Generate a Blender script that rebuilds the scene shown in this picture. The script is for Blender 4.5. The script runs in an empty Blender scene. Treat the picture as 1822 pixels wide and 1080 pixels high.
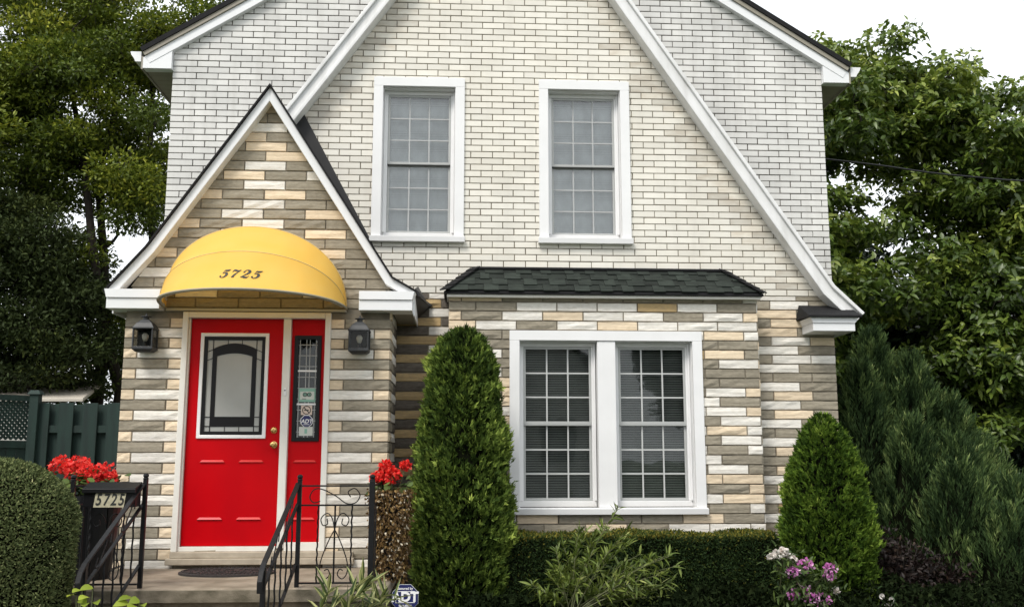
import bpy, math, random
import numpy as np
from mathutils import Vector, Matrix
from mathutils.geometry import tessellate_polygon

random.seed(7); rng = np.random.default_rng(11)
scene = bpy.context.scene
COL = scene.collection
PI = math.pi

# ------------------------------------------------------------------ camera, sky, sun, exposure
CAM = Vector((1.1527, -8.9262, .7766)); PITCH = .1586; YAW = .0542; FPX = 1713.73
cam = bpy.data.cameras.new('camera'); cam.lens = FPX / 1822 * 36; cam.sensor_width = 36; cam.clip_end = 2000
cam_o = bpy.data.objects.new('camera', cam); COL.objects.link(cam_o)
cam_o.location = CAM; cam_o.rotation_euler = (PI / 2 + PITCH, 0, -YAW)
scene.camera = cam_o
SUN_DIR = Vector((-.38, -.62, .92)).normalized()          # towards the sun, behind thin cloud
world = bpy.data.worlds.new('World'); scene.world = world; world.use_nodes = True
wt = world.node_tree; wt.nodes.clear()
w_out = wt.nodes.new('ShaderNodeOutputWorld'); w_bg = wt.nodes.new('ShaderNodeBackground')
w_sky = wt.nodes.new('ShaderNodeTexSky'); w_sky.sky_type = 'NISHITA'; w_sky.sun_disc = False
w_sky.sun_elevation = math.asin(SUN_DIR.z); w_sky.sun_rotation = math.atan2(SUN_DIR.x, SUN_DIR.y)
w_sky.air_density = 1.0; w_sky.dust_density = 4.0
w_mix = wt.nodes.new('ShaderNodeMixRGB'); w_mix.inputs[0].default_value = .93
w_mix.inputs[2].default_value = (7.5, 7.75, 8.0, 1)       # the white cloud cover over the blue sky
wt.links.new(w_sky.outputs[0], w_mix.inputs[1])
w_tc = wt.nodes.new('ShaderNodeTexCoord'); w_nz = wt.nodes.new('ShaderNodeTexNoise'); w_nz.inputs['Scale'].default_value = 2.2; w_nz.inputs['Detail'].default_value = 4
wt.links.new(w_tc.outputs['Generated'], w_nz.inputs[0])
w_mr = wt.nodes.new('ShaderNodeMapRange'); w_mr.inputs[1].default_value = .3; w_mr.inputs[2].default_value = .7; w_mr.inputs[3].default_value = .70; w_mr.inputs[4].default_value = 1.15
wt.links.new(w_nz.outputs[0], w_mr.inputs[0])
w_cl = wt.nodes.new('ShaderNodeVectorMath'); w_cl.operation = 'SCALE'
wt.links.new(w_mix.outputs[0], w_cl.inputs[0]); wt.links.new(w_mr.outputs[0], w_cl.inputs['Scale']); wt.links.new(w_cl.outputs[0], w_bg.inputs[0])
w_bg.inputs[1].default_value = .115
wt.links.new(w_bg.outputs[0], w_out.inputs[0])
sun = bpy.data.lights.new('sun', 'SUN'); sun.energy = 1.5; sun.angle = math.radians(18); sun.color = (1, .95, .88)
sun_o = bpy.data.objects.new('sun', sun); COL.objects.link(sun_o)
sun_o.rotation_euler = SUN_DIR.to_track_quat('Z', 'Y').to_euler(); sun_o.location = (0, 0, 20)
scene.view_settings.view_transform = 'Standard'; scene.view_settings.look = 'None'
scene.view_settings.exposure = .78; scene.view_settings.gamma = 1
scene.view_settings.use_curve_mapping = False
scene.render.engine = 'CYCLES'
scene.cycles.max_bounces = 8; scene.cycles.transparent_max_bounces = 16

# pixel -> point on a plane of the place (photo pixels, 1822 x 1080)
_F = Vector((math.sin(YAW) * math.cos(PITCH), math.cos(YAW) * math.cos(PITCH), math.sin(PITCH)))
_R = Vector((math.cos(YAW), -math.sin(YAW), 0)); _U = _R.cross(_F)
def ray(u, v): return _F + _R * ((u - 911) / FPX) + _U * ((540 - v) / FPX)
def PY(u, v, Y):
    d = ray(u, v); return CAM + d * ((Y - CAM.y) / d.y)
def XZ(u, v, Y):
    p = PY(u, v, Y); return (p.x, p.z)
def proj(p):
    d = Vector(p) - CAM; z = d.dot(_F); return 911 + FPX * d.dot(_R) / z, 540 - FPX * d.dot(_U) / z

# ------------------------------------------------------------------ materials
def new_mat(name):
    m = bpy.data.materials.new(name); m.use_nodes = True
    nt = m.node_tree; nt.nodes.clear()
    out = nt.nodes.new('ShaderNodeOutputMaterial'); b = nt.nodes.new('ShaderNodeBsdfPrincipled')
    nt.links.new(b.outputs[0], out.inputs[0])
    return m, nt, b, out
def N(nt, t, **kw):
    n = nt.nodes.new(t)
    for k, v in kw.items():
        if k.startswith('i_'): n.inputs[int(k[2:])].default_value = v
        else: setattr(n, k, v)
    return n
def pos_coord(nt, scale):
    g = N(nt, 'ShaderNodeNewGeometry'); mp = N(nt, 'ShaderNodeMapping'); mp.inputs['Scale'].default_value = scale
    nt.links.new(g.outputs['Position'], mp.inputs[0]); return mp.outputs[0]
def mat(name, col, rough=.6, var=.0, vscale=6, bump=0, bscale=(60, 60, 60), col2=None, metal=0, tint=0, spec=.5, dist=.004, streak=0, coat=0):
    m, nt, b, out = new_mat(name)
    c = (*col, 1)
    b.inputs['Roughness'].default_value = rough; b.inputs['Metallic'].default_value = metal
    b.inputs['Specular IOR Level'].default_value = spec
    if coat: b.inputs['Coat Weight'].default_value = coat; b.inputs['Coat Roughness'].default_value = .15
    cur = None
    rgb = N(nt, 'ShaderNodeRGB'); rgb.outputs[0].default_value = c; cur = rgb.outputs[0]
    if col2 is not None or var:
        nz = N(nt, 'ShaderNodeTexNoise'); nz.inputs['Scale'].default_value = 1; nz.inputs['Detail'].default_value = 6
        vs = vscale if isinstance(vscale, tuple) else (vscale,) * 3
        nt.links.new(pos_coord(nt, vs), nz.inputs[0])
        rp = N(nt, 'ShaderNodeMapRange'); rp.inputs[1].default_value = .35; rp.inputs[2].default_value = .68
        nt.links.new(nz.outputs[0], rp.inputs[0])
        mx = N(nt, 'ShaderNodeMixRGB'); nt.links.new(rp.outputs[0], mx.inputs[0]); nt.links.new(cur, mx.inputs[1])
        mx.inputs[2].default_value = (*(col2 if col2 is not None else [x * (1 - var) for x in col]), 1)
        cur = mx.outputs[0]
    if streak:
        nz = N(nt, 'ShaderNodeTexNoise'); nz.inputs['Scale'].default_value = 1; nz.inputs['Detail'].default_value = 5
        nt.links.new(pos_coord(nt, (9, 9, .9)), nz.inputs[0])
        rp = N(nt, 'ShaderNodeMapRange'); rp.inputs[1].default_value = .48; rp.inputs[2].default_value = .8; rp.inputs[4].default_value = streak
        nt.links.new(nz.outputs[0], rp.inputs[0])
        mx = N(nt, 'ShaderNodeMixRGB'); nt.links.new(rp.outputs[0], mx.inputs[0]); nt.links.new(cur, mx.inputs[1])
        mx.inputs[2].default_value = (.16, .14, .11, 1); cur = mx.outputs[0]
    if tint:
        at = N(nt, 'ShaderNodeAttribute', attribute_name='tint')
        hs = N(nt, 'ShaderNodeHueSaturation')
        mr = N(nt, 'ShaderNodeMapRange'); mr.inputs[3].default_value = 1 - tint; mr.inputs[4].default_value = 1 + tint
        nt.links.new(at.outputs['Fac'], mr.inputs[0]); nt.links.new(mr.outputs[0], hs.inputs['Value']); nt.links.new(cur, hs.inputs['Color'])
        cur = hs.outputs[0]
    nt.links.new(cur, b.inputs['Base Color'])
    if bump:
        nz = N(nt, 'ShaderNodeTexNoise'); nz.inputs['Scale'].default_value = 1; nz.inputs['Detail'].default_value = 5
        nt.links.new(pos_coord(nt, bscale), nz.inputs[0])
        bp = N(nt, 'ShaderNodeBump'); bp.inputs['Strength'].default_value = bump; bp.inputs['Distance'].default_value = dist
        nt.links.new(nz.outputs[0], bp.inputs['Height']); nt.links.new(bp.outputs[0], b.inputs['Normal'])
    return m
def stone_mat(name, col, col2):
    """split-faced artificial stone: colour clouds, bedding lines and wavy fissures"""
    m, nt, b, out = new_mat(name); b.inputs['Roughness'].default_value = .85; b.inputs['Specular IOR Level'].default_value = .25
    n1 = N(nt, 'ShaderNodeTexNoise'); n1.inputs['Scale'].default_value = 1; n1.inputs['Detail'].default_value = 6
    nt.links.new(pos_coord(nt, (22, 22, 45)), n1.inputs[0])
    mx = N(nt, 'ShaderNodeMixRGB'); mx.inputs[1].default_value = (*col, 1); mx.inputs[2].default_value = (*col2, 1)
    mr = N(nt, 'ShaderNodeMapRange'); mr.inputs[1].default_value = .36; mr.inputs[2].default_value = .66
    nt.links.new(n1.outputs[0], mr.inputs[0]); nt.links.new(mr.outputs[0], mx.inputs[0])
    wv = N(nt, 'ShaderNodeTexWave', wave_type='BANDS', bands_direction='Z'); wv.inputs['Scale'].default_value = 1
    wv.inputs['Distortion'].default_value = 5; wv.inputs['Detail'].default_value = 3.5; wv.inputs['Detail Scale'].default_value = 1.1
    nt.links.new(pos_coord(nt, (2.6, 2.6, 6)), wv.inputs[0])
    fi = N(nt, 'ShaderNodeMapRange'); fi.inputs[1].default_value = 0; fi.inputs[2].default_value = .10; fi.inputs[3].default_value = .86; fi.inputs[4].default_value = 1
    nt.links.new(wv.outputs['Fac'], fi.inputs[0])
    at = N(nt, 'ShaderNodeAttribute', attribute_name='tint')
    ma = N(nt, 'ShaderNodeMapRange'); ma.inputs[3].default_value = .90; ma.inputs[4].default_value = 1.09
    nt.links.new(at.outputs['Fac'], ma.inputs[0])
    mm = N(nt, 'ShaderNodeMath', operation='MULTIPLY'); nt.links.new(fi.outputs[0], mm.inputs[0]); nt.links.new(ma.outputs[0], mm.inputs[1])
    hs = N(nt, 'ShaderNodeHueSaturation'); nt.links.new(mx.outputs[0], hs.inputs['Color']); nt.links.new(mm.outputs[0], hs.inputs['Value'])
    nt.links.new(hs.outputs[0], b.inputs['Base Color'])
    n2 = N(nt, 'ShaderNodeTexNoise'); n2.inputs['Scale'].default_value = 1; n2.inputs['Detail'].default_value = 8
    nt.links.new(pos_coord(nt, (40, 40, 90)), n2.inputs[0])
    wq = N(nt, 'ShaderNodeMath', operation='MULTIPLY'); wq.inputs[1].default_value = .45; nt.links.new(wv.outputs['Fac'], wq.inputs[0])
    ad = N(nt, 'ShaderNodeMath', operation='ADD'); nt.links.new(n2.outputs[0], ad.inputs[0]); nt.links.new(wq.outputs[0], ad.inputs[1])
    bp = N(nt, 'ShaderNodeBump'); bp.inputs['Strength'].default_value = .6; bp.inputs['Distance'].default_value = .005
    nt.links.new(ad.outputs[0], bp.inputs['Height']); nt.links.new(bp.outputs[0], b.inputs['Normal'])
    return m
def leaf_mat(name, stops, rough=.5, trans=.25, spec=.35):
    m, nt, b, out = new_mat(name)
    at = N(nt, 'ShaderNodeAttribute', attribute_name='tint'); cr = N(nt, 'ShaderNodeValToRGB')
    e = cr.color_ramp.elements
    e[0].position = stops[0][0]; e[0].color = (*stops[0][1], 1); e[1].position = stops[-1][0]; e[1].color = (*stops[-1][1], 1)
    for p, c in stops[1:-1]: k = e.new(p); k.color = (*c, 1)
    nt.links.new(at.outputs['Fac'], cr.inputs[0]); nt.links.new(cr.outputs[0], b.inputs['Base Color'])
    b.inputs['Roughness'].default_value = rough; b.inputs['Specular IOR Level'].default_value = spec
    tr = N(nt, 'ShaderNodeBsdfTranslucent'); nt.links.new(cr.outputs[0], tr.inputs[0])
    mx = N(nt, 'ShaderNodeMixShader'); mx.inputs[0].default_value = trans
    nt.links.new(b.outputs[0], mx.inputs[1]); nt.links.new(tr.outputs[0], mx.inputs[2]); nt.links.new(mx.outputs[0], out.inputs[0])
    return m
def glass_mat(name, col=(.9, .93, .92), gain=1.6, wavy=0):
    m, nt, b, out = new_mat(name); nt.nodes.remove(b)
    t = N(nt, 'ShaderNodeBsdfTransparent'); t.inputs[0].default_value = (*col, 1)
    g = N(nt, 'ShaderNodeBsdfGlossy'); g.inputs['Roughness'].default_value = .015
    fr = N(nt, 'ShaderNodeFresnel'); fr.inputs[0].default_value = 1.5
    mu = N(nt, 'ShaderNodeMath', operation='MULTIPLY', use_clamp=True); mu.inputs[1].default_value = gain
    nt.links.new(fr.outputs[0], mu.inputs[0])
    if wavy:
        nz = N(nt, 'ShaderNodeTexNoise'); nz.inputs['Scale'].default_value = 1; nt.links.new(pos_coord(nt, (3, 3, 2)), nz.inputs[0])
        bp = N(nt, 'ShaderNodeBump'); bp.inputs['Strength'].default_value = wavy; bp.inputs['Distance'].default_value = .01
        nt.links.new(nz.outputs[0], bp.inputs['Height']); nt.links.new(bp.outputs[0], g.inputs['Normal'])
    mx = N(nt, 'ShaderNodeMixShader'); nt.links.new(mu.outputs[0], mx.inputs[0])
    nt.links.new(t.outputs[0], mx.inputs[1]); nt.links.new(g.outputs[0], mx.inputs[2]); nt.links.new(mx.outputs[0], out.inputs[0])
    return m
def brick_tex_mat(name, c1, c2, mort, rot):
    m, nt, b, out = new_mat(name); b.inputs['Roughness'].default_value = .8
    g = N(nt, 'ShaderNodeNewGeometry'); mp = N(nt, 'ShaderNodeMapping'); mp.vector_type = 'POINT'
    mp.inputs['Rotation'].default_value = rot
    nt.links.new(g.outputs['Position'], mp.inputs[0])
    bt = N(nt, 'ShaderNodeTexBrick'); bt.inputs['Scale'].default_value = 1; bt.inputs['Brick Width'].default_value = .228; bt.inputs['Row Height'].default_value = .0685
    bt.inputs['Mortar Size'].default_value = .005
    bt.inputs[1].default_value = (*c1, 1); bt.inputs[2].default_value = (*c2, 1); bt.inputs[3].default_value = (*mort, 1)
    nt.links.new(mp.outputs[0], bt.inputs[0]); nt.links.new(bt.outputs[0], b.inputs['Base Color'])
    return m

M = {}
M['cream'] = mat('cream_brick', (.80, .772, .70), .75, col2=(.745, .71, .63), vscale=(1.6, 1.6, 2.2), bump=.5, bscale=(160, 160, 160), dist=.0015, tint=.055, spec=.3, streak=.10)
M['cream_stain_shade'] = mat('stained_shaded_cream_brick', (.74, .705, .625), .8, col2=(.60, .545, .46), vscale=(6, 6, 12), bump=.5, bscale=(160, 160, 160), dist=.0015, tint=.16, spec=.3)  # browner copy: brown stain and the shade below the rake put into colour
M['grey_brick'] = mat('grey_brick', (.73, .72, .69), .75, col2=(.60, .595, .575), vscale=(1.6, 1.6, 2.4), bump=.5, bscale=(160, 160, 160), dist=.0015, tint=.06, spec=.3, streak=.2)
M['mortar'] = mat('mortar', (.26, .23, .18), .95, col2=(.12, .104, .082), vscale=5, bump=.4, bscale=(120, 120, 120))
M['mortar_dark'] = mat('dark_mortar', (.07, .06, .05), .95, var=.35, vscale=18)
M['s_grey'] = stone_mat('taupe_stone', (.325, .29, .225), (.265, .235, .18))
M['s_white'] = stone_mat('white_stone', (.78, .75, .69), (.71, .675, .605))
M['s_peach'] = stone_mat('peach_stone', (.76, .63, .46), (.69, .56, .40))
M['s_ochre'] = stone_mat('ochre_stone', (.50, .36, .18), (.42, .31, .17))
M['s_dark'] = stone_mat('dark_taupe_stone', (.15, .13, .105), (.11, .095, .08))
M['white'] = mat('white_aluminium', (.80, .81, .82), .38, var=.06, vscale=3)
M['white_rake'] = mat('weathered_white_aluminium', (.80, .80, .80), .42, col2=(.70, .70, .69), vscale=(5, 5, 2), streak=.22)
M['vinyl'] = mat('white_vinyl', (.82, .82, .82), .32, var=.05, vscale=4)
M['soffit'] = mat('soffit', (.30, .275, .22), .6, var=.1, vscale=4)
M['sash'] = mat('grey_sash', (.42, .43, .42), .4)
M['muntin'] = mat('muntin', (.50, .51, .50), .4)
M['muntin_dim'] = mat('muntin_behind_glass', (.40, .41, .41), .5)
M['glass'] = glass_mat('window_glass', gain=.85, wavy=.12)
M['glass_up'] = glass_mat('upper_window_glass', (.92, .94, .94), gain=2.4, wavy=.3)
M['glass_lamp'] = glass_mat('lantern_glass', (.8, .8, .78), gain=.35)
M['blind_light'] = mat('pale_blind', (.84, .85, .85), .6, col2=(.62, .63, .63), vscale=(7, 7, 4))
M['blind_dark'] = mat('dim_blind', (.20, .20, .19), .6, var=.25, vscale=5)
M['dark_room'] = mat('dark_interior', (.02, .02, .02), .9)
M['red'] = mat('red_door_paint', (.53, .0006, .004), .36, col2=(.46, .0006, .0045), vscale=(3, 3, 1.6), spec=.12)
M['red_highlight'] = mat('red_door_highlight', (.60, .03, .04), .25, spec=.8)  # same door paint; ridge highlight put in as paler red and stronger gloss
M['frame_white'] = mat('cream_white_paint', (.78, .76, .70), .45, var=.08, vscale=5)
M['black'] = mat('black_paint', (.008, .008, .009), .35, spec=.25)
M['iron'] = mat('wrought_iron', (.009, .009, .010), .42, var=.4, vscale=30, bump=.2, bscale=(90, 90, 90), spec=.25)
M['lantern'] = mat('lantern_metal', (.028, .031, .034), .5, var=.4, vscale=25, spec=.5)
M['frosted'] = mat('frosted_glass', (.40, .41, .39), .28, var=.12, vscale=3, spec=.5)
M['brass'] = mat('brass', (.62, .42, .16), .25, metal=1)
M['concrete'] = mat('concrete', (.34, .285, .22), .9, col2=(.20, .165, .12), vscale=(5, 5, 9), bump=.6, bscale=(90, 90, 90), dist=.003, spec=.2)
M['concrete_dark'] = mat('weathered_concrete', (.22, .19, .145), .95, col2=(.10, .088, .062), vscale=(9, 9, 14), bump=.8, bscale=(80, 80, 80), dist=.004, spec=.2)
M['sill_stone'] = mat('stone_threshold', (.47, .41, .32), .85, col2=(.34, .29, .22), vscale=8, bump=.4, bscale=(80, 80, 80), dist=.002)
M['mat'] = mat('rubber_mat', (.035, .028, .027), .7, var=.4, vscale=40, bump=1, bscale=(120, 120, 120), dist=.006)
M['shingle'] = mat('green_black_shingle', (.026, .033, .027), .85, col2=(.014, .018, .015), vscale=(8, 8, 30), bump=.8, bscale=(300, 300, 300), dist=.002, tint=.45, spec=.25)
M['roofdark'] = mat('black_shingle', (.012, .012, .013), .85, var=.4, vscale=12, bump=.8, bscale=(200, 200, 200), dist=.003, spec=.3)
M['flashing'] = mat('black_flashing', (.018, .018, .019), .55, var=.4, vscale=4, spec=.45)
M['fence'] = mat('green_stained_wood', (.010, .031, .024), .75, col2=(.006, .018, .015), vscale=(14, 14, 2), bump=.5, bscale=(60, 60, 6), dist=.003)
M['bark'] = mat('bark', (.035, .027, .02), .95, col2=(.017, .014, .011), vscale=(12, 12, 5), bump=1, bscale=(30, 30, 12), dist=.02)
M['stem'] = mat('green_stem', (.11, .12, .05), .7)
M['soil'] = mat('garden_soil', (.014, .010, .007), .95, var=.4, vscale=5, bump=1, bscale=(30, 30, 30), dist=.02)
M['grass'] = mat('lawn', (.045, .075, .022), .9, col2=(.03, .05, .015), vscale=3, bump=1, bscale=(60, 60, 60), dist=.02)
M['asphalt'] = mat('asphalt', (.05, .05, .052), .9, var=.3, vscale=6)
M['paving'] = mat('paving', (.3, .28, .25), .9, var=.3, vscale=6)
M['number_plate'] = mat('brass_number_plate', (.50, .46, .32), .45, var=.2, vscale=30)
M['sign_blue'] = mat('sign_blue', (.010, .014, .095), .4)
M['sign_white'] = mat('sign_white', (.8, .8, .8), .4)
M['sticker_green'] = mat('sticker_green', (.22, .42, .33), .45)
M['sticker_paper'] = mat('sticker_paper', (.55, .58, .53), .6)
M['sticker_cream'] = mat('sticker_cream', (.62, .50, .42), .6)
M['print_dark'] = mat('print_dark', (.02, .022, .02), .6)
M['bulb'] = mat('bulb_glass', (.75, .72, .66), .25)
M['red_flower'] = leaf_mat('geranium_red', [(0, (.42, .008, .008)), (.5, (.80, .022, .02)), (1, (.92, .13, .09))], .5, .25)
M['pink_flower'] = leaf_mat('phlox_pink', [(0, (.45, .10, .36)), (.6, (.66, .22, .55)), (1, (.85, .62, .75))], .6, .25)
M['white_flower'] = leaf_mat('white_petals', [(0, (.7, .6, .55)), (1, (.85, .83, .78))], .6, .25)
M['siding'] = mat('pale_siding', (.45, .44, .41), .7, var=.1, vscale=2)
M['trailer'] = mat('beige_roof', (.55, .50, .43), .6, var=.2, vscale=2)
G = lambda *a: leaf_mat(*a)
M['l_locust'] = leaf_mat('locust_leaf', [(0, (0.025, 0.04, 0.0075)), (0.5, (0.0938, 0.1375, 0.0175)), (0.85, (0.25, 0.2937, 0.03)), (1, (0.45, 0.45, 0.0562))], .5, .3)
M['l_dark'] = leaf_mat('dark_evergreen_leaf', [(0, (0.0075, 0.015, 0.0074)), (0.6, (0.0175, 0.035, 0.0149)), (1, (0.04, 0.065, 0.0213))], .6, .12)
M['l_olive'] = leaf_mat('dark_olive_leaf', [(0, (0.016, 0.024, 0.0096)), (0.6, (0.0448, 0.064, 0.0192)), (1, (0.12, 0.144, 0.0352))], .65, .15, .15)
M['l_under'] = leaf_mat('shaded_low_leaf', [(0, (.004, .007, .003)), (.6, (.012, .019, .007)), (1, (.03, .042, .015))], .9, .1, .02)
M['l_chest'] = leaf_mat('broad_leaf', [(0, (0.0211, 0.0387, 0.0077)), (0.45, (0.082, 0.1356, 0.0207)), (0.8, (0.1982, 0.2583, 0.0387)), (1, (0.3964, 0.4521, 0.0904))], .38, .28, .5)
M['l_cedar'] = leaf_mat('cedar_spray', [(0, (0.0182, 0.0328, 0.0073)), (0.35, (0.0473, 0.0837, 0.0164)), (0.65, (0.1547, 0.2275, 0.04)), (1, (0.4368, 0.5278, 0.1092))], .7, .15, .12)
M['l_cone'] = leaf_mat('bright_cedar_spray', [(0, (0.0157, 0.034, 0.0053)), (0.35, (0.0471, 0.0943, 0.0118)), (0.65, (0.1374, 0.2225, 0.0262)), (1, (0.3403, 0.4451, 0.0785))], .7, .15, .12)
M['l_juniper'] = leaf_mat('juniper_spray', [(0, (0.0097, 0.0221, 0.0083)), (0.5, (0.0413, 0.0744, 0.0248)), (0.85, (0.1102, 0.1652, 0.0496)), (1, (0.2203, 0.2754, 0.0964))], .7, .15, .12)
M['l_box'] = leaf_mat('clipped_leaf', [(0, (0.0312, 0.0442, 0.0186)), (0.5, (0.1094, 0.1395, 0.0512)), (0.8, (0.2214, 0.2442, 0.0977)), (1, (0.5729, 0.558, 0.279))], .7, .15, .12)
M['l_hedge'] = leaf_mat('yew_leaf', [(0, (0.0101, 0.0202, 0.0071)), (0.55, (0.0235, 0.0454, 0.0128)), (0.8, (0.0588, 0.084, 0.0172)), (1, (0.2184, 0.1848, 0.0314))], .7, .15, .12)
M['l_willow'] = leaf_mat('narrow_leaf', [(0, (.045, .070, .015)), (.5, (.12, .17, .03)), (.85, (.24, .29, .06)), (1, (.42, .45, .16))], .45, .25)
M['l_varieg'] = leaf_mat('striped_leaf', [(0, (.04, .07, .02)), (.5, (.14, .18, .05)), (1, (.50, .50, .22))], .45, .25)
M['l_hosta'] = leaf_mat('lime_leaf', [(0, (.14, .20, .02)), (1, (.40, .48, .06))], .45, .3)
M['l_brown'] = leaf_mat('bronze_trailing_leaf', [(0, (.05, .025, .008)), (.5, (.17, .095, .028)), (.8, (.34, .22, .07)), (1, (.85, .74, .55))], .6, .15)
M['l_purple'] = leaf_mat('dark_purple_leaf', [(0, (0.006, 0.0037, 0.003)), (0.6, (0.0165, 0.0083, 0.0067)), (1, (0.045, 0.0263, 0.015))], .6, .1)
M['core'] = mat('core_shade', (.006, .007, .004), 1, spec=0)  # near-black of the added shrub cores, standing in for inner shade
M['l_ger'] = leaf_mat('geranium_leaf', [(0, (0.028, 0.056, 0.0168)), (1, (0.126, 0.182, 0.042))], .55, .2)

# ------------------------------------------------------------------ helpers
def tag(o, label=None, cat=None, group=None, kind=None):
    for k, v in (('label', label), ('category', cat), ('group', group), ('kind', kind)):
        if v: o[k] = v
    return o
WLOC = {}
def link(o, loc, parent=None):
    COL.objects.link(o); WLOC[o.name] = Vector(loc)
    if parent is not None:
        o.parent = parent; o.location = Vector(loc) - WLOC[parent.name]
    else: o.location = loc
    return o
def empty(name, loc, parent=None):
    o = bpy.data.objects.new(name, None); o.empty_display_size = .1
    return link(o, loc, parent)
class MB:
    """collects verts and faces for ONE mesh object"""
    def __init__(s): s.v = []; s.f = []
    def add(s, vs, fs):
        k = len(s.v); s.v += [tuple(p) for p in vs]; s.f += [tuple(i + k for i in f) for f in fs]; return s
    def box(s, x0, x1, y0, y1, z0, z1):
        return s.add([(x, y, z) for z in (z0, z1) for y in (y0, y1) for x in (x0, x1)],
                     [(0, 2, 3, 1), (4, 5, 7, 6), (0, 1, 5, 4), (2, 6, 7, 3), (0, 4, 6, 2), (1, 3, 7, 5)])
    def prism(s, poly, y0, y1, holes=()):
        """outline in XZ, extruded along Y from y0 (front) to y1"""
        def area(p): return sum(p[i][0] * p[(i + 1) % len(p)][1] - p[(i + 1) % len(p)][0] * p[i][1] for i in range(len(p)))
        loops = [list(poly) if area(poly) > 0 else list(poly)[::-1]] + [list(h)[::-1] if area(h) > 0 else list(h) for h in holes]
        flat = [p for l in loops for p in l]
        tris = tessellate_polygon([[Vector((x, z, 0)) for x, z in l] for l in loops])
        n = len(flat); fs = []
        for t in tris:
            a, b, c = [flat[i] for i in t]
            if (b[0] - a[0]) * (c[1] - a[1]) - (b[1] - a[1]) * (c[0] - a[0]) < 0: t = t[::-1]
            fs.append(tuple(t)); fs.append(tuple(i + n for i in t[::-1]))
        k = 0
        for l in loops:
            for i in range(len(l)):
                j = (i + 1) % len(l); fs.append((k + j, k + i, k + i + n, k + j + n))
            k += len(l)
        return s.add([(x, y0, z) for x, z in flat] + [(x, y1, z) for x, z in flat], fs)
    def hull(s, a, b):
        """two matching rings joined and capped"""
        n = len(a); fs = [tuple(range(n))[::-1], tuple(range(n, 2 * n))] + [(i, (i + 1) % n, (i + 1) % n + n, i + n) for i in range(n)]
        return s.add(list(a) + list(b), fs)
    def tube(s, pts, r, n=8, cap=True):
        pts = [Vector(p) for p in pts]; k0 = len(s.v)
        rs = r if isinstance(r, (list, tuple)) else [r] * len(pts)
        prev = None; rings = []
        for i, p in enumerate(pts):
            t = (pts[min(i + 1, len(pts) - 1)] - pts[max(i - 1, 0)])
            t = t.normalized() if t.length > 1e-9 else Vector((0, 0, 1))
            if prev is None:
                up = Vector((0, 0, 1)) if abs(t.z) < .9 else Vector((0, 1, 0)); x = t.cross(up).normalized()
            else: x = (prev - t * prev.dot(t)).normalized()
            y = t.cross(x); prev = x
            rings.append([p + (x * math.cos(a) + y * math.sin(a)) * rs[i] for a in [2 * PI * j / n for j in range(n)]])
        vs = [q for rg in rings for q in rg]; fs = []
        for i in range(len(pts) - 1):
            for j in range(n):
                fs.append((i * n + j, i * n + (j + 1) % n, (i + 1) * n + (j + 1) % n, (i + 1) * n + j))
        if cap: fs.append(tuple(range(n))[::-1]); fs.append(tuple(range((len(pts) - 1) * n, len(pts) * n)))
        return s.add(vs, fs)
    def bar(s, a, b, w, h):
        """flat bar of section w x h from a to b (h along the most vertical direction)"""
        a, b = Vector(a), Vector(b); t = (b - a).normalized()
        up = Vector((0, 0, 1)) if abs(t.z) < .95 else Vector((0, 1, 0))
        x = t.cross(up).normalized() * w / 2; y = x.cross(t).normalized() * h / 2
        return s.hull([a - x - y, a + x - y, a + x + y, a - x + y], [b - x - y, b + x - y, b + x + y, b - x + y])
    def lathe(s, c, prof, n=20, sx=1, sy=1):
        """profile of (radius, z) turned about the vertical through c"""
        vs = []; fs = []; m = len(prof)
        for (r, z) in prof:
            for j in range(n):
                a = 2 * PI * j / n; vs.append((c[0] + r * math.cos(a) * sx, c[1] + r * math.sin(a) * sy, c[2] + z))
        for i in range(m - 1):
            for j in range(n): fs.append((i * n + j, i * n + (j + 1) % n, (i + 1) * n + (j + 1) % n, (i + 1) * n + j))
        fs.append(tuple(range(n))[::-1]); fs.append(tuple(range((m - 1) * n, m * n)))
        return s.add(vs, fs)
    def build(s, name, m, parent=None, smooth=False, bevel=0, tint=None):
        me = bpy.data.meshes.new(name); va = np.array(s.v, float)
        loc = Vector(((va[:, 0].min() + va[:, 0].max()) / 2, (va[:, 1].min() + va[:, 1].max()) / 2, va[:, 2].min()))
        va = va - np.array(loc)
        me.from_pydata(va.tolist(), [], s.f); me.materials.append(M[m] if isinstance(m, str) else m)
        if smooth: me.shade_smooth()
        if tint is not None:
            a = me.attributes.new('tint', 'FLOAT', 'FACE'); a.data.foreach_set('value', np.asarray(tint, np.float32) if hasattr(tint, '__len__') else np.full(len(me.polygons), tint, np.float32))
        o = bpy.data.objects.new(name, me); link(o, loc, parent)
        if bevel:
            b = o.modifiers.new('bevel', 'BEVEL'); b.width = bevel; b.segments = 2; b.limit_method = 'ANGLE'; b.angle_limit = math.radians(50)
        return o
def box(name, m, parent, x0, x1, y0, y1, z0, z1, bevel=.003):
    return MB().box(x0, x1, y0, y1, z0, z1).build(name, m, parent, bevel=bevel)
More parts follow.
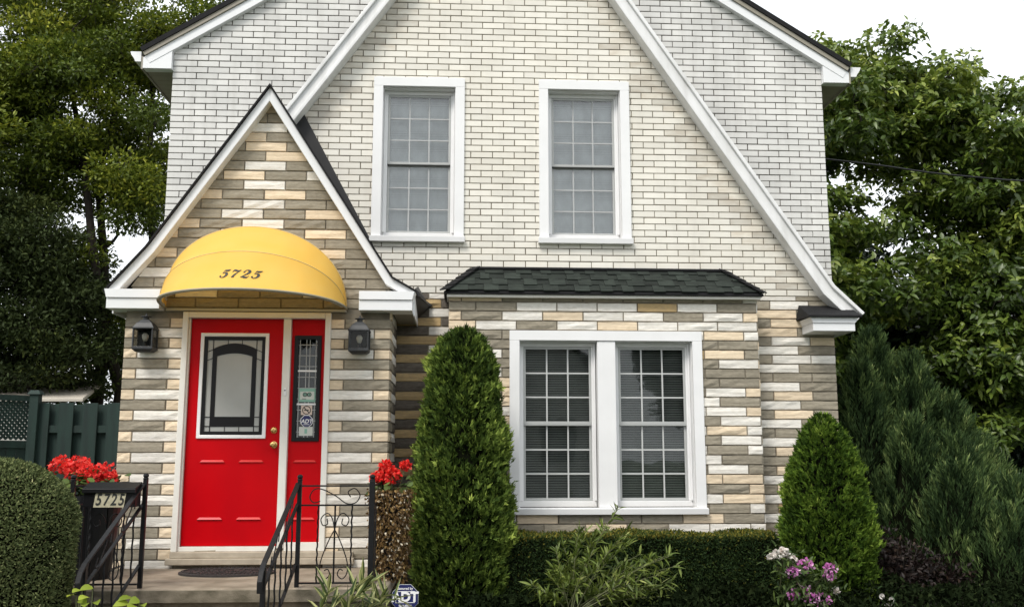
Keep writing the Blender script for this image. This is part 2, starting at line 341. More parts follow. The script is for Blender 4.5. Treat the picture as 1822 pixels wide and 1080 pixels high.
def fast_mesh(name, V, Fq, m, parent=None, tint=None, loc=None, smooth=False):
    """V (n,3) floats, Fq (k,3 or 4) ints"""
    V = np.asarray(V, np.float32); Fq = np.asarray(Fq, np.int32)
    if loc is None: loc = ((V[:, 0].min() + V[:, 0].max()) / 2, (V[:, 1].min() + V[:, 1].max()) / 2, V[:, 2].min())
    V = V - np.array(loc, np.float32)
    me = bpy.data.meshes.new(name); k = Fq.shape[1]
    me.vertices.add(len(V)); me.vertices.foreach_set('co', V.ravel())
    me.loops.add(Fq.size); me.loops.foreach_set('vertex_index', Fq.ravel())
    me.polygons.add(len(Fq)); me.polygons.foreach_set('loop_start', np.arange(0, Fq.size, k, dtype=np.int32))
    if tint is not None:
        a = me.attributes.new('tint', 'FLOAT', 'FACE'); a.data.foreach_set('value', np.asarray(tint, np.float32))
    me.update(calc_edges=True); me.validate()
    if smooth: me.shade_smooth()
    me.materials.append(M[m] if isinstance(m, str) else m)
    o = bpy.data.objects.new(name, me); return link(o, loc, parent)
def unit(a): return a / np.maximum(np.linalg.norm(a, axis=-1, keepdims=True), 1e-9)
def rdir(n): return unit(rng.normal(size=(n, 3)))
class Leaves:
    """many leaf-sized faces, built with numpy"""
    def __init__(s): s.V = []; s.F = []; s.T = []; s.n = 0
    def simple(s, P, D, Nn, L, W, T, fold=.25):
        n = len(P); D = unit(D); S = unit(np.cross(D, Nn)); U = np.cross(S, D)
        L = np.broadcast_to(np.asarray(L, float).reshape(-1, 1), (n, 1)); W = np.broadcast_to(np.asarray(W, float).reshape(-1, 1), (n, 1))
        mid = P + D * L * .45; v = np.stack([P, mid + S * W * .5 + U * W * fold, P + D * L, mid - S * W * .5 + U * W * fold], 1)
        base = s.n + np.arange(n)[:, None] * 4
        f = np.stack([base + [0, 1, 2], base + [0, 2, 3]], 1).reshape(-1, 3)
        s.V.append(v.reshape(-1, 3)); s.F.append(f); s.T.append(np.repeat(np.broadcast_to(T, (n,)), 2)); s.n += 4 * n
    def blade(s, P, D, Nn, L, W, T, droop=.3, prof=(.25, .9, 1, .7, .05), fold=.18, stripe=None):
        """longer leaf: cross sections along a drooping midrib"""
        n = len(P); D = unit(D); S = unit(np.cross(D, Nn)); U = np.cross(S, D)
        L = np.broadcast_to(np.asarray(L, float).reshape(-1, 1), (n, 1)); W = np.broadcast_to(np.asarray(W, float).reshape(-1, 1), (n, 1))
        droop = np.broadcast_to(np.asarray(droop, float).reshape(-1, 1), (n, 1))
        k = len(prof); rows = []
        for i, w in enumerate(prof):
            t = i / (k - 1); c = P + D * L * (t - .12 * t * t * droop) + np.array([0, 0, -1.]) * L * droop * t * t * .6
            rows += [c + S * W * w * .5 + U * W * fold * w, c, c - S * W * w * .5 + U * W * fold * w]
        v = np.stack(rows, 1); m = 3 * k
        base = s.n + np.arange(n)[:, None] * m; fs = []; tt = []
        T = np.broadcast_to(T, (n,))
        for i in range(k - 1):
            for j in (0, 1):
                a = 3 * i + j; fs += [base + [a, a + 1, a + 4], base + [a, a + 4, a + 3]]
                tj = T if stripe is None else np.clip(T + (stripe if j == 0 else -stripe), 0, 1)
                tt += [tj, tj]
        s.V.append(v.reshape(-1, 3)); s.F.append(np.stack(fs, 1).reshape(-1, 3)); s.T.append(np.stack(tt, 1).reshape(-1)); s.n += m * n
    def build(s, name, m, parent, kind=None):
        o = fast_mesh(name, np.concatenate(s.V), np.concatenate(s.F), m, parent, np.clip(np.concatenate(s.T), 0, 1))
        if kind: o['kind'] = kind
        return o

# pieces (bricks, stones, shingles): a 2-D outline on a plane -> a bevelled slab
def clip(poly, a, b, c):
    """keep a*x + b*z <= c"""
    out = []
    for i in range(len(poly)):
        p, q = poly[i], poly[(i + 1) % len(poly)]; dp = a * p[0] + b * p[1] - c; dq = a * q[0] + b * q[1] - c
        if dp <= 0: out.append(p)
        if (dp < 0 < dq) or (dq < 0 < dp):
            t = dp / (dp - dq); out.append((p[0] + (q[0] - p[0]) * t, p[1] + (q[1] - p[1]) * t))
    return out
def parea(p): return abs(sum(p[i][0] * p[(i + 1) % len(p)][1] - p[(i + 1) % len(p)][0] * p[i][1] for i in range(len(p)))) / 2
def minus(r, h):
    """rect minus rect -> rects (x0,x1,z0,z1)"""
    x0, x1, z0, z1 = r; a, b, c, d = h
    if b <= x0 or a >= x1 or d <= z0 or c >= z1: return [r]
    o = []
    if a > x0: o.append((x0, a, z0, z1))
    if b < x1: o.append((b, x1, z0, z1))
    m0, m1 = max(x0, a), min(x1, b)
    if c > z0: o.append((m0, m1, z0, c))
    if d < z1: o.append((m0, m1, d, z1))
    return o
def slab(poly, depth, bev, proud=0, rough=0):
    """verts, faces of a piece with its back at +depth and its face at 0 (axis y), bevelled edges"""
    n = len(poly); cx = sum(p[0] for p in poly) / n; cz = sum(p[1] for p in poly) / n
    if sum(poly[i][0] * poly[(i + 1) % n][1] - poly[(i + 1) % n][0] * poly[i][1] for i in range(n)) < 0: poly = poly[::-1]
    sg = lambda d: 0 if abs(d) < 1e-6 else (1 if d > 0 else -1)
    inn = [(x - bev * sg(x - cx), z - bev * sg(z - cz)) for x, z in poly]
    vs = [(x, depth, z) for x, z in poly] + [(x, bev * .8, z) for x, z in poly] + [(x, -proud, z) for x, z in inn]
    fs = [(i, (i + 1) % n, (i + 1) % n + n, i + n) for i in range(n)] + [(i + n, (i + 1) % n + n, (i + 1) % n + 2 * n, i + 2 * n) for i in range(n)]
    fs.append(tuple(range(2 * n, 3 * n)))
    return vs, fs
def rough_slab(w, h, depth, bev, nx=5, nz=2, amp=.008, seed=0):
    """split-face stone: a displaced face grid with uneven edges"""
    r = np.random.default_rng(seed); vs = []; fs = []
    for k in range(nz + 1):
        for i in range(nx + 1):
            x = (i / nx - .5) * (w - 2 * bev); z = (k / nz - .5) * (h - 2 * bev)
            e = (i in (0, nx)) or (k in (0, nz))
            if 0 < i < nx: x += r.normal(0, .006)
            if k in (0, nz): z += r.normal(0, .0012)
            vs.append((x, -abs(r.normal(0, amp)) * (.35 if e else 1), z))
    g = lambda i, k: k * (nx + 1) + i
    for k in range(nz):
        for i in range(nx): fs.append((g(i, k), g(i + 1, k), g(i + 1, k + 1), g(i, k + 1)))
    ring = [g(i, 0) for i in range(nx + 1)] + [g(nx, k) for k in range(1, nz + 1)] + [g(i, nz) for i in range(nx - 1, -1, -1)] + [g(0, k) for k in range(nz - 1, 0, -1)]
    b0 = len(vs)
    for id_ in ring:
        x, y, z = vs[id_]; sx = (1 if x > 0 else -1) * (abs(abs(x) - (w / 2 - bev)) < 1e-6); sz = (1 if z > 0 else -1) * (abs(abs(z) - (h / 2 - bev)) < .006)
        vs.append((x + bev * sx, depth, z + bev * sz))
    m = len(ring)
    for i in range(m): fs.append((ring[(i + 1) % m], ring[i], b0 + i, b0 + (i + 1) % m))
    return vs, fs
class Pieces:
    """all pieces of one kind; the largest in the picture become objects of their own, the rest one joined part per wall"""
    def __init__(s, name, rest, limit): s.name, s.rest, s.limit = name, rest, limit; s.items = []; s.meshes = {}
    def add(s, wall, vs, fs, centre, m, tint, area, key=None, frame=None):
        s.items.append((area, wall, vs, fs, Vector(centre), m, tint, key, frame))
    def flush(s):
        s.items.sort(key=lambda t: -t[0]); joined = {}
        for i, (area, wall, vs, fs, c, m, tint, key, fr) in enumerate(s.items):
            if i < s.limit:
                k = (key, m) if key else ('u', i)
                if k not in s.meshes:
                    me = bpy.data.meshes.new(s.name); me.from_pydata([tuple(v) for v in vs], [], fs); me.materials.append(M[m])
                    a = me.attributes.new('tint', 'FLOAT', 'FACE'); a.data.foreach_set('value', np.full(len(me.polygons), tint, np.float32))
                    s.meshes[k] = me
                o = bpy.data.objects.new(s.name, s.meshes[k])
                link(o, c, wall)
                if fr: o.rotation_euler = (0, 0, fr)
            else:
                joined.setdefault(wall.name, (wall, {}))[1].setdefault(m, []).append((vs, fs, c, tint, fr))
        for wname, (wall, bym) in joined.items():
            mb = MB(); tn = []; mi = []; mats = list(bym)
            for k, m in enumerate(mats):
                for vs, fs, c, tint, fr in bym[m]:
                    if fr:
                        co, si = math.cos(fr), math.sin(fr)
                        vs = [(x * co - y * si, x * si + y * co, z) for x, y, z in vs]
                    mb.add([(x + c.x, y + c.y, z + c.z) for x, y, z in vs], fs); tn += [tint] * len(fs); mi += [k] * len(fs)
            o = mb.build(s.rest, mats[0], wall, tint=tn)
            for m in mats[1:]: o.data.materials.append(M[m])
            o.data.polygons.foreach_set('material_index', np.array(mi, np.int32)); o['kind'] = 'stuff'
def parea_px(c, w, h, Y):
    u, v = proj(c)
    if not (0 <= u <= 1822 and 0 <= v <= 1080): return -1 + w * h
    return w * h * (FPX / (c[1] - CAM.y)) ** 2

# ------------------------------------------------------------------ ground
def ground_z(y): return -.5 if y > -.8 else max(-.9, -.5 - (-.8 - y) * .4 / 2.7)
ys = [-400, -60, -20, -8, -3.5, -2.6, -1.7, -.8, 1, 5, 12, 30, 100, 600]; xs = [-500, -40, -10, -3, 1, 5, 10, 40, 500]
gv = [(x, y, ground_z(y)) for y in ys for x in xs]; nx = len(xs)
gf = [(j * nx + i, j * nx + i + 1, (j + 1) * nx + i + 1, (j + 1) * nx + i) for j in range(len(ys) - 1) for i in range(nx - 1)]
tag(fast_mesh('ground', gv, gf, 'grass', loc=(0, 0, 0)), kind='structure')
fast = MB()
for (a, b) in ((-3.5, -2.6), (-2.6, -1.7), (-1.7, -.8), (-.8, .9)):
    fast.hull([(-2.6, a, ground_z(a) - .05), (7.6, a, ground_z(a) - .05), (7.6, a, ground_z(a) + .02), (-2.6, a, ground_z(a) + .02)],
              [(-2.6, b, ground_z(b) - .05), (7.6, b, ground_z(b) - .05), (7.6, b, ground_z(b) + .02), (-2.6, b, ground_z(b) + .02)])
tag(fast.build('garden_bed', 'soil'), kind='structure')
pv = [(x, y, ground_z(y) + .035) for y in (-12, -8, -3.5, -2.36) for x in (-1.25, -.05)]
tag(fast_mesh('path', pv, [(0, 1, 3, 2), (2, 3, 5, 4), (4, 5, 7, 6)], 'paving'), kind='structure')
tag(MB().box(-120, 120, -22, -13.5, -1.1, -.885).build('road', 'asphalt'), kind='structure')
tag(MB().box(-120, 120, -12.6, -11.2, -1.1, -.86).build('pavement', 'paving'), kind='structure')

# ------------------------------------------------------------------ the house
YC, YB, YG, YV = .8186, .5386, 1.0186, 0.
VL, VR = -1.919, .508; BL, BR, BT = 1.034, 4.150, 2.372; CR = 5.042; GL, GR = -1.932, 5.123
ZF = -.6                                             # foot of the walls
APX, APZ = 1.60, 7.44                                # ridge of the main and of the steep front gable
house = empty('house', (1.6, 1.5, ZF))
tag(house, 'two storey cream brick and striped stone house with red door and steep white trimmed gables', 'house')
MAIN = .635                                          # slope of the main roof
# lines of the steep gable (outer edge of the white rake), z = z0 -+ slope*(x-x0)
SR = (XZ(1120, 0, .68), XZ(1484, 508, .68)); SL = (XZ(665, 0, .68), XZ(512, 191, .68))
def line(p, q): # a,b,c with a*x+b*z=c, normal to the left of p->q
    a, b = -(q[1] - p[1]), q[0] - p[0]; l = math.hypot(a, b); return a / l, b / l, (a * p[0] + b * p[1]) / l
def half(p, q, inside):
    a, b, c = line(p, q)
    if a * inside[0] + b * inside[1] > c: a, b, c = -a, -b, -c
    return a, b, c
HSR = half(*SR, (2, 3)); HSL = half(*SL, (2, 3))
def isect(h, k):
    d = h[0] * k[1] - k[0] * h[1]; return ((h[2] * k[1] - k[2] * h[1]) / d, (h[0] * k[2] - k[0] * h[2]) / d)
SAP = isect(HSR, HSL)
RW = .148                                             # width of the steep rake boards
# --- window openings (casing outlines), measured on their wall planes
WUP = [(.225, 1.180, 2.965, 4.742), (1.966, 2.930, 2.965, 4.742)]
WLO = (1.641, 3.563, .236, 2.020)
CAS = .098
def opening(w): return (w[0] + CAS, w[1] - CAS, w[2] + .06, w[3] - CAS)
def rect(r): return [(r[0], r[2]), (r[1], r[2]), (r[1], r[3]), (r[0], r[3])]
# --- walls (the mortar body behind the bricks)
def offs(h, d): return (h[0], h[1], h[2] - d)
def gable_poly(x0, x1, z0, hs, apexcut=None):
    p = [(x0, z0), (x1, z0), (x1, 9), (x0, 9)]
    for h in hs: p = clip(p, *h)
    return p
hsr, hsl = offs(HSR, .1), offs(HSL, .1)
front_wall = MB().prism(gable_poly(VL + .3, CR - .012, ZF, [hsr, hsl]), YC + .009, YC + .16, [rect(opening(w)) for w in WUP] + [[(WLO[0] + .05, .25), (WLO[1] - .05, .25), (WLO[1] - .05, 2.0), (WLO[0] + .05, 2.0)]]).build('front_wall', 'mortar', house)
HML = half((GL - .31, 5.03), (APX, 5.03 + MAIN * (APX - GL + .31)), (1.6, 3)); HMR = half((GR + .30, 5.03), (APX, 5.03 + MAIN * (GR + .30 - APX)), (1.6, 3))
hml, hmr = offs(HML, .12), offs(HMR, .12)
gp = gable_poly(GL + .012, GR - .012, ZF, [hml, hmr])
upper_wall = MB().prism(gp, YG + .009, YG + .16, [rect((w[0] - .05, w[1] + .05, w[2] - .05, w[3] + .05)) for w in WUP] + [[(WLO[0] - .05, .2), (WLO[1] + .05, .2), (WLO[1] + .05, 2.1), (WLO[0] - .05, 2.1)], [(-1.3, 0), (-.1, 0), (-.1, 2.1), (-1.3, 2.1)]]).build('upper_wall', 'mortar_dark', house)
M['side_brick'] = brick_tex_mat('side_wall_brick', (.5, .48, .43), (.44, .42, .38), (.17, .145, .115), (PI / 2, 0, PI / 2))
MB().box(GL, GL + .15, YG + .17, 9.4, ZF, 5.1).build('side_wall', 'side_brick', house)
MB().box(GR - .15, GR, YG + .17, 9.4, ZF, 5.1).build('side_wall', 'side_brick', house)
MB().prism(gable_poly(GL + .02, GR - .02, ZF, [hml, hmr]), 9.25, 9.4).build('rear_wall', 'side_brick', house)
MB().box(CR - .14, CR - .002, YC + .165, YG + .005, ZF, 2.35).build('side_wall', 'side_brick', house)
# vestibule: gable front with door opening, side walls
VAP = XZ(481, 155, -.12); VLK = XZ(262, 440, -.12); VRK = XZ(697, 495, -.12)
HVL = half(VAP, VLK, (-.7, 2)); HVR = half(VAP, VRK, (-.7, 2))
FL, FR, FT = -1.389, -.040, 2.099                    # door frame outline
hvl, hvr = offs(HVL, .07), offs(HVR, .07)
vest_wall = MB().prism(gable_poly(VL + .012, VR - .012, ZF, [hvl, hvr]), .009, .14, [rect((FL + .03, FR - .03, -.02, FT - .03))]).build('vestibule_wall', 'mortar', house)
side_r = MB().box(VR - .14, VR - .012, .145, YC + .005, ZF, 2.35).build('vestibule_side_wall', 'mortar', house)
MB().box(VL + .012, VL + .14, .145, YC + .2, ZF, 2.35).build('vestibule_side_wall', 'mortar', house)
# bay
bay_wall = MB().prism([(BL + .012, ZF), (BR - .012, ZF), (BR - .012, BT), (BL + .012, BT)], YB + .009, YB + .12, [rect(opening(WLO))]).build('bay_wall', 'mortar', house)
bay_sr = MB().box(BR - .13, BR - .012, YB + .125, YC + .005, ZF, BT).build('bay_side_wall', 'mortar', house)
bay_sl = MB().box(BL + .012, BL + .13, YB + .125, YC + .005, ZF, BT).build('bay_side_wall', 'mortar', house)

# --- bricks of the upper storey
BW, BH, JT = .2285, .0686, .0092
bricks = Pieces('brick', 'brickwork', 300)
def lay_bricks(wall, Y, xr, zr, hs, holes, m, off, test, m_rake=None, rake_half=()):
    z = zr[0]; row = 0
    while z < zr[1]:
        x = xr[0] - BW + ((row % 2) * .5 + off + .03 * math.sin(row * 12.9)) * BW
        while x < xr[1]:
            rects = [(max(x + JT / 2, xr[0]), min(x + BW - JT / 2, xr[1]), z + JT / 2, z + BH - JT / 2)]
            x += BW
            if x - xr[0] < .035: continue
            if x - BW - xr[0] < .035: rects = [(xr[0], *rects[0][1:])]
            if xr[1] - x < .035: rects = [(rects[0][0], xr[1], *rects[0][2:])]
            if rects[0][1] - rects[0][0] < .03: continue
            for h in holes: rects = [q for r in rects for q in minus(r, h)]
            for r in rects:
                if r[1] - r[0] < .02 or r[3] - r[2] < .012: continue
                cx, cz = (r[0] + r[1]) / 2, (r[2] + r[3]) / 2
                if not test(cx, cz): continue
                poly = rect(r)
                for h in hs: poly = clip(poly, *h)
                if len(poly) < 3 or parea(poly) < .0012: continue
                full = len(poly) == 4 and abs(parea(poly) - (BW - JT) * (BH - JT)) < 1e-5
                mm = m
                if m_rake and any(a * cx + b * cz > c - random.uniform(.1, .36) for a, b, c in rake_half): mm = m_rake  # bricks close to the rake take the stain-and-shade colour
                var = random.randrange(8)
                loc = [(px - cx, pz - cz) for px, pz in poly]
                vs, fs = slab(loc, .012, .0028)
                ar = parea_px((cx, Y, cz), math.sqrt(parea(poly)), math.sqrt(parea(poly)), Y)
                bricks.add(wall, vs, fs, (cx + random.uniform(-.0012, .0012), Y + random.uniform(-.0015, .0015), cz + random.uniform(-.001, .001)), mm, var / 7 if full else random.random(), ar, key=('full', var) if full else None)
        z += BH; row += 1
ZB = 2.438                                           # where the stone facing ends and the brick begins
# cut line along the roof of the vestibule (bricks behind it are not laid)
FLO = [XZ(541, 203, YC), XZ(656, 420, YC), XZ(690, 490, YC), XZ(770, 543, YC)]
def right_of_flash(x, z):
    for p, q in zip(FLO, FLO[1:]):
        if q[1] <= z <= p[1]: return x > p[0] + (q[0] - p[0]) * (p[1] - z) / (p[1] - q[1]) - .25
    return x > (FLO[0][0] - .3 if z > FLO[0][1] else FLO[-1][0] - .2)
holesC = [(w[0] + .01, w[1] - .01, w[2] + .01, w[3] - .01) for w in WUP] + [(BL + .35, BR - .35, 2.3, 2.665)]
lay_bricks(front_wall, YC, (-1.0, CR), (ZB, 6.1), [offs(HSR, .08), offs(HSL, .08)], holesC, 'cream', .32, right_of_flash, 'cream_stain_shade', [offs(HSR, RW), offs(HSL, RW)])
a1, b1, c1 = HSR; a2, b2, c2 = HSL
def outside_steep(x, z): return (a1 * x + b1 * z > c1 - .2) or (a2 * x + b2 * z > c2 - .2)
def grey_ok(x, z): return outside_steep(x, z) and not (x < .3 and z < (3.0 if x > -1.8 else 2.3) - max(0, (x + .7)) * 0)
lay_bricks(upper_wall, YG, (GL, GR), (2.296, 6.4), [offs(HML, .02), offs(HMR, .02)], [], 'grey_brick', .1, grey_ok)

# --- striped artificial stone
CH = .0941
stones = Pieces('stone', 'stone_facing', 300)
def put_stone(wall, x0, x1, z0, z1, Y, m, hs=(), seed=0, vis=1, rot=None, plane='front', X=None):
    j = .0075
    if x1 - x0 < .03: return
    a0, a1, b0, b1 = x0 + j / 2, x1 - j / 2, z0 + j / 2, z1 - j / 2
    cx, cz = (a0 + a1) / 2, (b0 + b1) / 2
    poly = rect((a0, a1, b0, b1))
    full = parea(poly)
    for h in hs: poly = clip(poly, *h)
    if len(poly) < 3 or parea(poly) < .0015: return
    loc = [(p[0] - cx, p[1] - cz) for p in poly]
    cut = abs(parea(poly) - full) > 1e-6
    key = None; tint = random.random()
    if cut or b1 - b0 < .05: vs, fs = slab(loc, .013, .004, proud=.002)
    else:
        w = round((a1 - a0) * 100) / 100; sd = random.randrange(4); tint = [.15, .45, .7, .95][sd]
        vs, fs = rough_slab(a1 - a0, b1 - b0, .013, .0045, nx=max(2, int(w / .085)), seed=sd + int(w * 100) * 7)
        if abs(w - (a1 - a0)) < 1e-4: key = ('s', w, round(b1 - b0, 3), sd)
    if plane == 'front':
        ar = parea_px((cx, Y, cz), math.sqrt(parea(poly)), math.sqrt(parea(poly)), Y) * vis
        stones.add(wall, vs, fs, (cx, Y, cz), m, tint, ar, key)
    else:                                            # facing +X at x = X, running along Y
        stones.add(wall, vs, fs, (X, cx, cz), m, tint, -1, key, frame=PI / 2)
def pick(*w): return random.choices(['s_grey', 's_white', 's_peach', 's_ochre'], w)[0]
Z0 = 2.112 - 27 * CH - .05                           # a course joint of the vestibule measured at 2.06
def rows(z0, ztop, zbot):
    k0 = math.ceil((zbot - z0) / CH - 1e-6); k1 = math.floor((ztop - z0) / CH + 1e-6)
    return [(k, z0 + k * CH) for k in range(k0, k1)]
VZ = XZ(696, 586.1, 0)[1]                            # joint at the right corner of the vestibule
jA, jB = XZ(299, 640, 0)[0], XZ(242, 650, 0)[0]; jC, jD = XZ(612, 640, 0)[0], XZ(665, 640, 0)[0]
for k, z in rows(VZ, 2.15, ZF):
    A = k % 2 == 0
    hid = 1 if z > -.1 else .02
    # left of the door
    if z + CH < FT + .01:
        if A: put_stone(vest_wall, VL, jA, z, z + CH, 0, 's_grey', vis=hid); put_stone(vest_wall, jA, FL + .02, z, z + CH, 0, 's_peach', vis=hid)
        else: put_stone(vest_wall, VL, jB, z, z + CH, 0, 's_peach', vis=hid); put_stone(vest_wall, jB, FL + .02, z, z + CH, 0, 's_white', vis=hid)
        if A: put_stone(vest_wall, FR - .02, jC, z, z + CH, 0, 's_peach', vis=hid); put_stone(vest_wall, jC, VR, z, z + CH, 0, 's_grey', vis=hid)
        else: put_stone(vest_wall, FR - .02, jD, z, z + CH, 0, 's_white', vis=hid); put_stone(vest_wall, jD, VR, z, z + CH, 0, 's_peach', vis=hid)
        if z + CH < 0:
            put_stone(vest_wall, FL + .02, (FL + FR) / 2, z, z + CH, 0, 's_grey', vis=.02); put_stone(vest_wall, (FL + FR) / 2, FR - .02, z, z + CH, 0, 's_grey', vis=.02)
    # right return
    for q in range(2):
        put_stone(side_r, [.012, .43][q] if A else [.012, .22][q], [.43, YC][q] if A else [.22, YC][q], z, z + CH, 0, ['s_grey', 's_dark'][q] if A else ['s_peach', 's_white'][q], plane='side', X=VR)
# vestibule gable: rows of mostly taupe stones, one bond
GROW = 'GGWGG PGGPG GGWGG WPGPG GGWGW PGPGP GPWGG GGPGW PGWPG GWGGP'.split()
kbase = math.ceil((2.1 - VZ) / CH); b0x = XZ(435, 300, 0)[0]; L0 = .39
PAT = {0: 'GGGGGG', 1: 'GWGGWG', 2: 'GGGGWG', 3: 'WGGPGG', 4: 'GGPPGG', 5: 'PGGGPG', 6: 'GGPWGG', 7: 'PGWGPG', 8: 'GPGWGG', 9: 'WGWGPG',
       10: 'GGGWGG', 11: 'PPGPGG', 12: 'GGGWGG', 13: 'GGPGWG', 14: 'GGGWGG', 15: 'GGGPGG', 16: 'GGGPGG', 17: 'GGPGGG', 18: 'GGGWGG', 19: 'GGGGGG', 20: 'GGWGGG', 21: 'GGGGGG', 22: 'GGWWGG'}
CMAP = {'G': 's_grey', 'W': 's_white', 'P': 's_peach', 'O': 's_ochre'}
for n, (k, z) in enumerate(rows(VZ, 4.25, 2.1)):
    off = b0x + (L0 / 2 if n % 2 else 0); s = PAT[n % 23]
    for i in range(-3, 4):
        x0 = off + (i - .5 + (.5)) * L0; x1 = x0 + L0
        x0, x1 = max(x0, VL), min(x1, VR)
        if x1 <= x0: continue
        put_stone(vest_wall, x0, x1, z, z + CH, 0, CMAP[s[(i + 3) % 6]], [offs(HVL, .055), offs(HVR, .055)])
# bay front
BZ = XZ(1360, 780 + 158 / 5.4, YB)[1]                # a joint at the right edge of the bay
xw = XZ(1286, 850, YB)[0]; xl = XZ(1333, 850, YB)[0]; LB = .405
for n, (k, z) in enumerate(rows(BZ, BT + CH, ZF)):
    A = k % 2 == 0; z1 = min(z + CH, BT - .004)
    if z1 - z < .03: continue
    first = (xl if A else xw) - 12 * LB; cols = []
    for i in range(16):
        x0, x1 = max(first + i * LB, BL), min(first + (i + 1) * LB, BR)
        if x1 - x0 < .03: continue
        if BR - x0 > .3 and x1 - x0 > .3: c = pick(5, 3.4, 2.2, .25) if A else pick(4.6, 4, 2, .2)
        else: c = pick(2.4, 3, 3, .1)
        for r in minus((x0, x1, z, z1), (WLO[0] + .01, WLO[1] - .01, WLO[2] + .01, WLO[3] - .01)):
            vis = .02 if (r[3] < .05 or (r[1] < 1.45 and r[3] < 1.8)) else 1
            put_stone(bay_wall, *r, YB, c, vis=vis)
    put_stone(bay_sr, YB + .012, YC, z, z1, 0, pick(4, 2, 2, 0), plane='side', X=BR)
# wall right of the bay
RZ = XZ(1380, 780 + 173 / 5.4, YC)[1]; xa = XZ(1386, 870, YC)[0]; xb = XZ(1374, 560, YC)[0]
zr_ = rows(RZ, ZB + .05, ZF)
for n, (k, z) in enumerate(zr_):
    A = k % 2 == 0; z1 = min(z + CH, ZB - .002) if n < len(zr_) - 1 else ZB - .002
    j = 4.35 + (.02 if A else .30)
    vis = .02 if z < .1 else 1
    cols = ('s_grey', pick(1, .8, 2, .12)) if A else (pick(.5, 4, .9, 0), pick(3, .6, .4, 0))
    put_stone(front_wall, BR - .05, j, z, z1, YC, cols[0], vis=vis)
    put_stone(front_wall, j, min(j + .41, CR), z, z1, YC, cols[1], vis=vis)
    if j + .41 < CR: put_stone(front_wall, j + .41, CR, z, z1, YC, pick(3, 1.2, 1.2, 0), vis=vis)
# wall between vestibule and bay
zl_ = rows(XZ(730, 613.3, YC)[1], ZB + .05, ZF)
for n, (k, z) in enumerate(zl_):
    A = k % 2 == 0; z1 = z + CH if n < len(zl_) - 1 else ZB - .002
    j = XZ(762, 600, YC)[0] if not A else XZ(785, 600, YC)[0]
    vis = 1 if z > .2 else .02
    put_stone(front_wall, VR - .03, j, z, z1, YC, 's_ochre' if A else 's_dark', vis=vis)
    put_stone(front_wall, j, BL + .08, z, z1, YC, 's_dark' if A else 's_white', vis=vis)
bricks.flush(); stones.flush()

# --- roofs
def slope_slab(name, p, q, y0, y1, th, m, up):
    """slab whose upper edge runs p -> q in XZ, thickness th downwards"""
    d = Vector((q[0] - p[0], q[1] - p[1])).normalized(); n = Vector((-d.y, d.x)); n = n if (n.y > 0) == up else -n
    poly = [p, q, (q[0] - n.x * th, q[1] - n.y * th), (p[0] - n.x * th, p[1] - n.y * th)]
    return MB().prism(poly, y0, y1).build(name, m, house)
mz = 5.03; ML, MR = (GL - .33, mz + .035), (GR + .32, mz + .035); MA = (APX, mz + .035 + MAIN * (APX - GL + .33))
MA = (APX, (ML[1] + MAIN * (APX - ML[0]) + MR[1] + MAIN * (MR[0] - APX)) / 2)
slope_slab('main_roof', ML, MA, YG - .10, 9.7, .05, 'roofdark', True)
slope_slab('main_roof', MR, MA, YG - .10, 9.7, .05, 'roofdark', True)
# white verge boards of the main gable and the boxed eaves
for (e, sgn) in ((ML, 1), (MR, -1)):
    d = Vector((MA[0] - e[0], MA[1] - e[1])).normalized(); n = Vector((d.y, -d.x)); n = n if n.y < 0 else -n
    def off(p, k): return (p[0] + n.x * k, p[1] + n.y * k)
    MB().prism([off(e, .052), off(MA, .052), off(MA, .095), off(e, .095)], YG - .085, YG + .06).build('verge_trim', 'soffit', house)
    MB().prism([off(e, .097), off(MA, .097), off(MA, .185), off(e, .185)], YG - .065, YG + .002).build('verge_board', 'white', house)
    xo, xi = (GL - .30, GL - .002) if sgn > 0 else (GR + .29, GR + .002)
    zt = lambda x: e[1] + MAIN * abs(x - e[0]) - .115
    MB().prism([(xo, 4.852), (xi, 4.852), (xi, zt(xi)), (xo, zt(xo))], YG - .06, YG + .05).build('eave_end', 'white', house)
    # soffit with grooves, fascia and gutter along the side
    sb = MB()
    for i in range(60):
        y = YG + .052 + i * .13; sb.box(min(xo, xi) + .001, max(xo, xi), y, y + .124, 4.862, 4.872)
    sb.build('soffit', 'soffit', house)
    xf = xo - sgn * .002
    MB().box(min(xf, xf - sgn * .02), max(xf, xf - sgn * .02), YG - .05, 9.6, 4.845, 4.985).build('fascia', 'soffit', house)
    g = xf - sgn * .022
    MB().prism([(g, 5.035), (g, 4.925), (g - sgn * .06, 4.925), (g - sgn * .075, 4.96), (g - sgn * .105, 5.0), (g - sgn * .115, 5.035)], YG - .055, 9.6).build('gutter', 'white', house)
# steep front gable: roof slabs and white rake boards with a stepped profile
def flare_pts(top, kink, tip): return [top, kink, tip]
YRK = .66
R_TIP = XZ(1537, 557, YRK); R_K = XZ(1484, 508, YRK); R_TOP = SAP; L_END = (SL[1][0] - .55, SL[1][1] - .55 * (SL[0][1] - SL[1][1]) / (SL[0][0] - SL[1][0]))
def band(path, d0, d1, inside, mate=None):
    """strip between offsets d0 and d1 (towards the inside) of a polyline"""
    def offp(d):
        out = []
        hs = [offs(half(p, q, inside), d) for p, q in zip(path, path[1:])]
        for i, p in enumerate(path):
            if 0 < i < len(path) - 1: out.append(isect(hs[i - 1], hs[i]))
            elif i == 0 and mate is not None: out.append(isect(hs[0], offs(mate, d)))
            else:
                h = hs[0] if i == 0 else hs[-1]; out.append((p[0] - h[0] * d, p[1] - h[1] * d))
        return out
    return offp(d0) + offp(d1)[::-1]
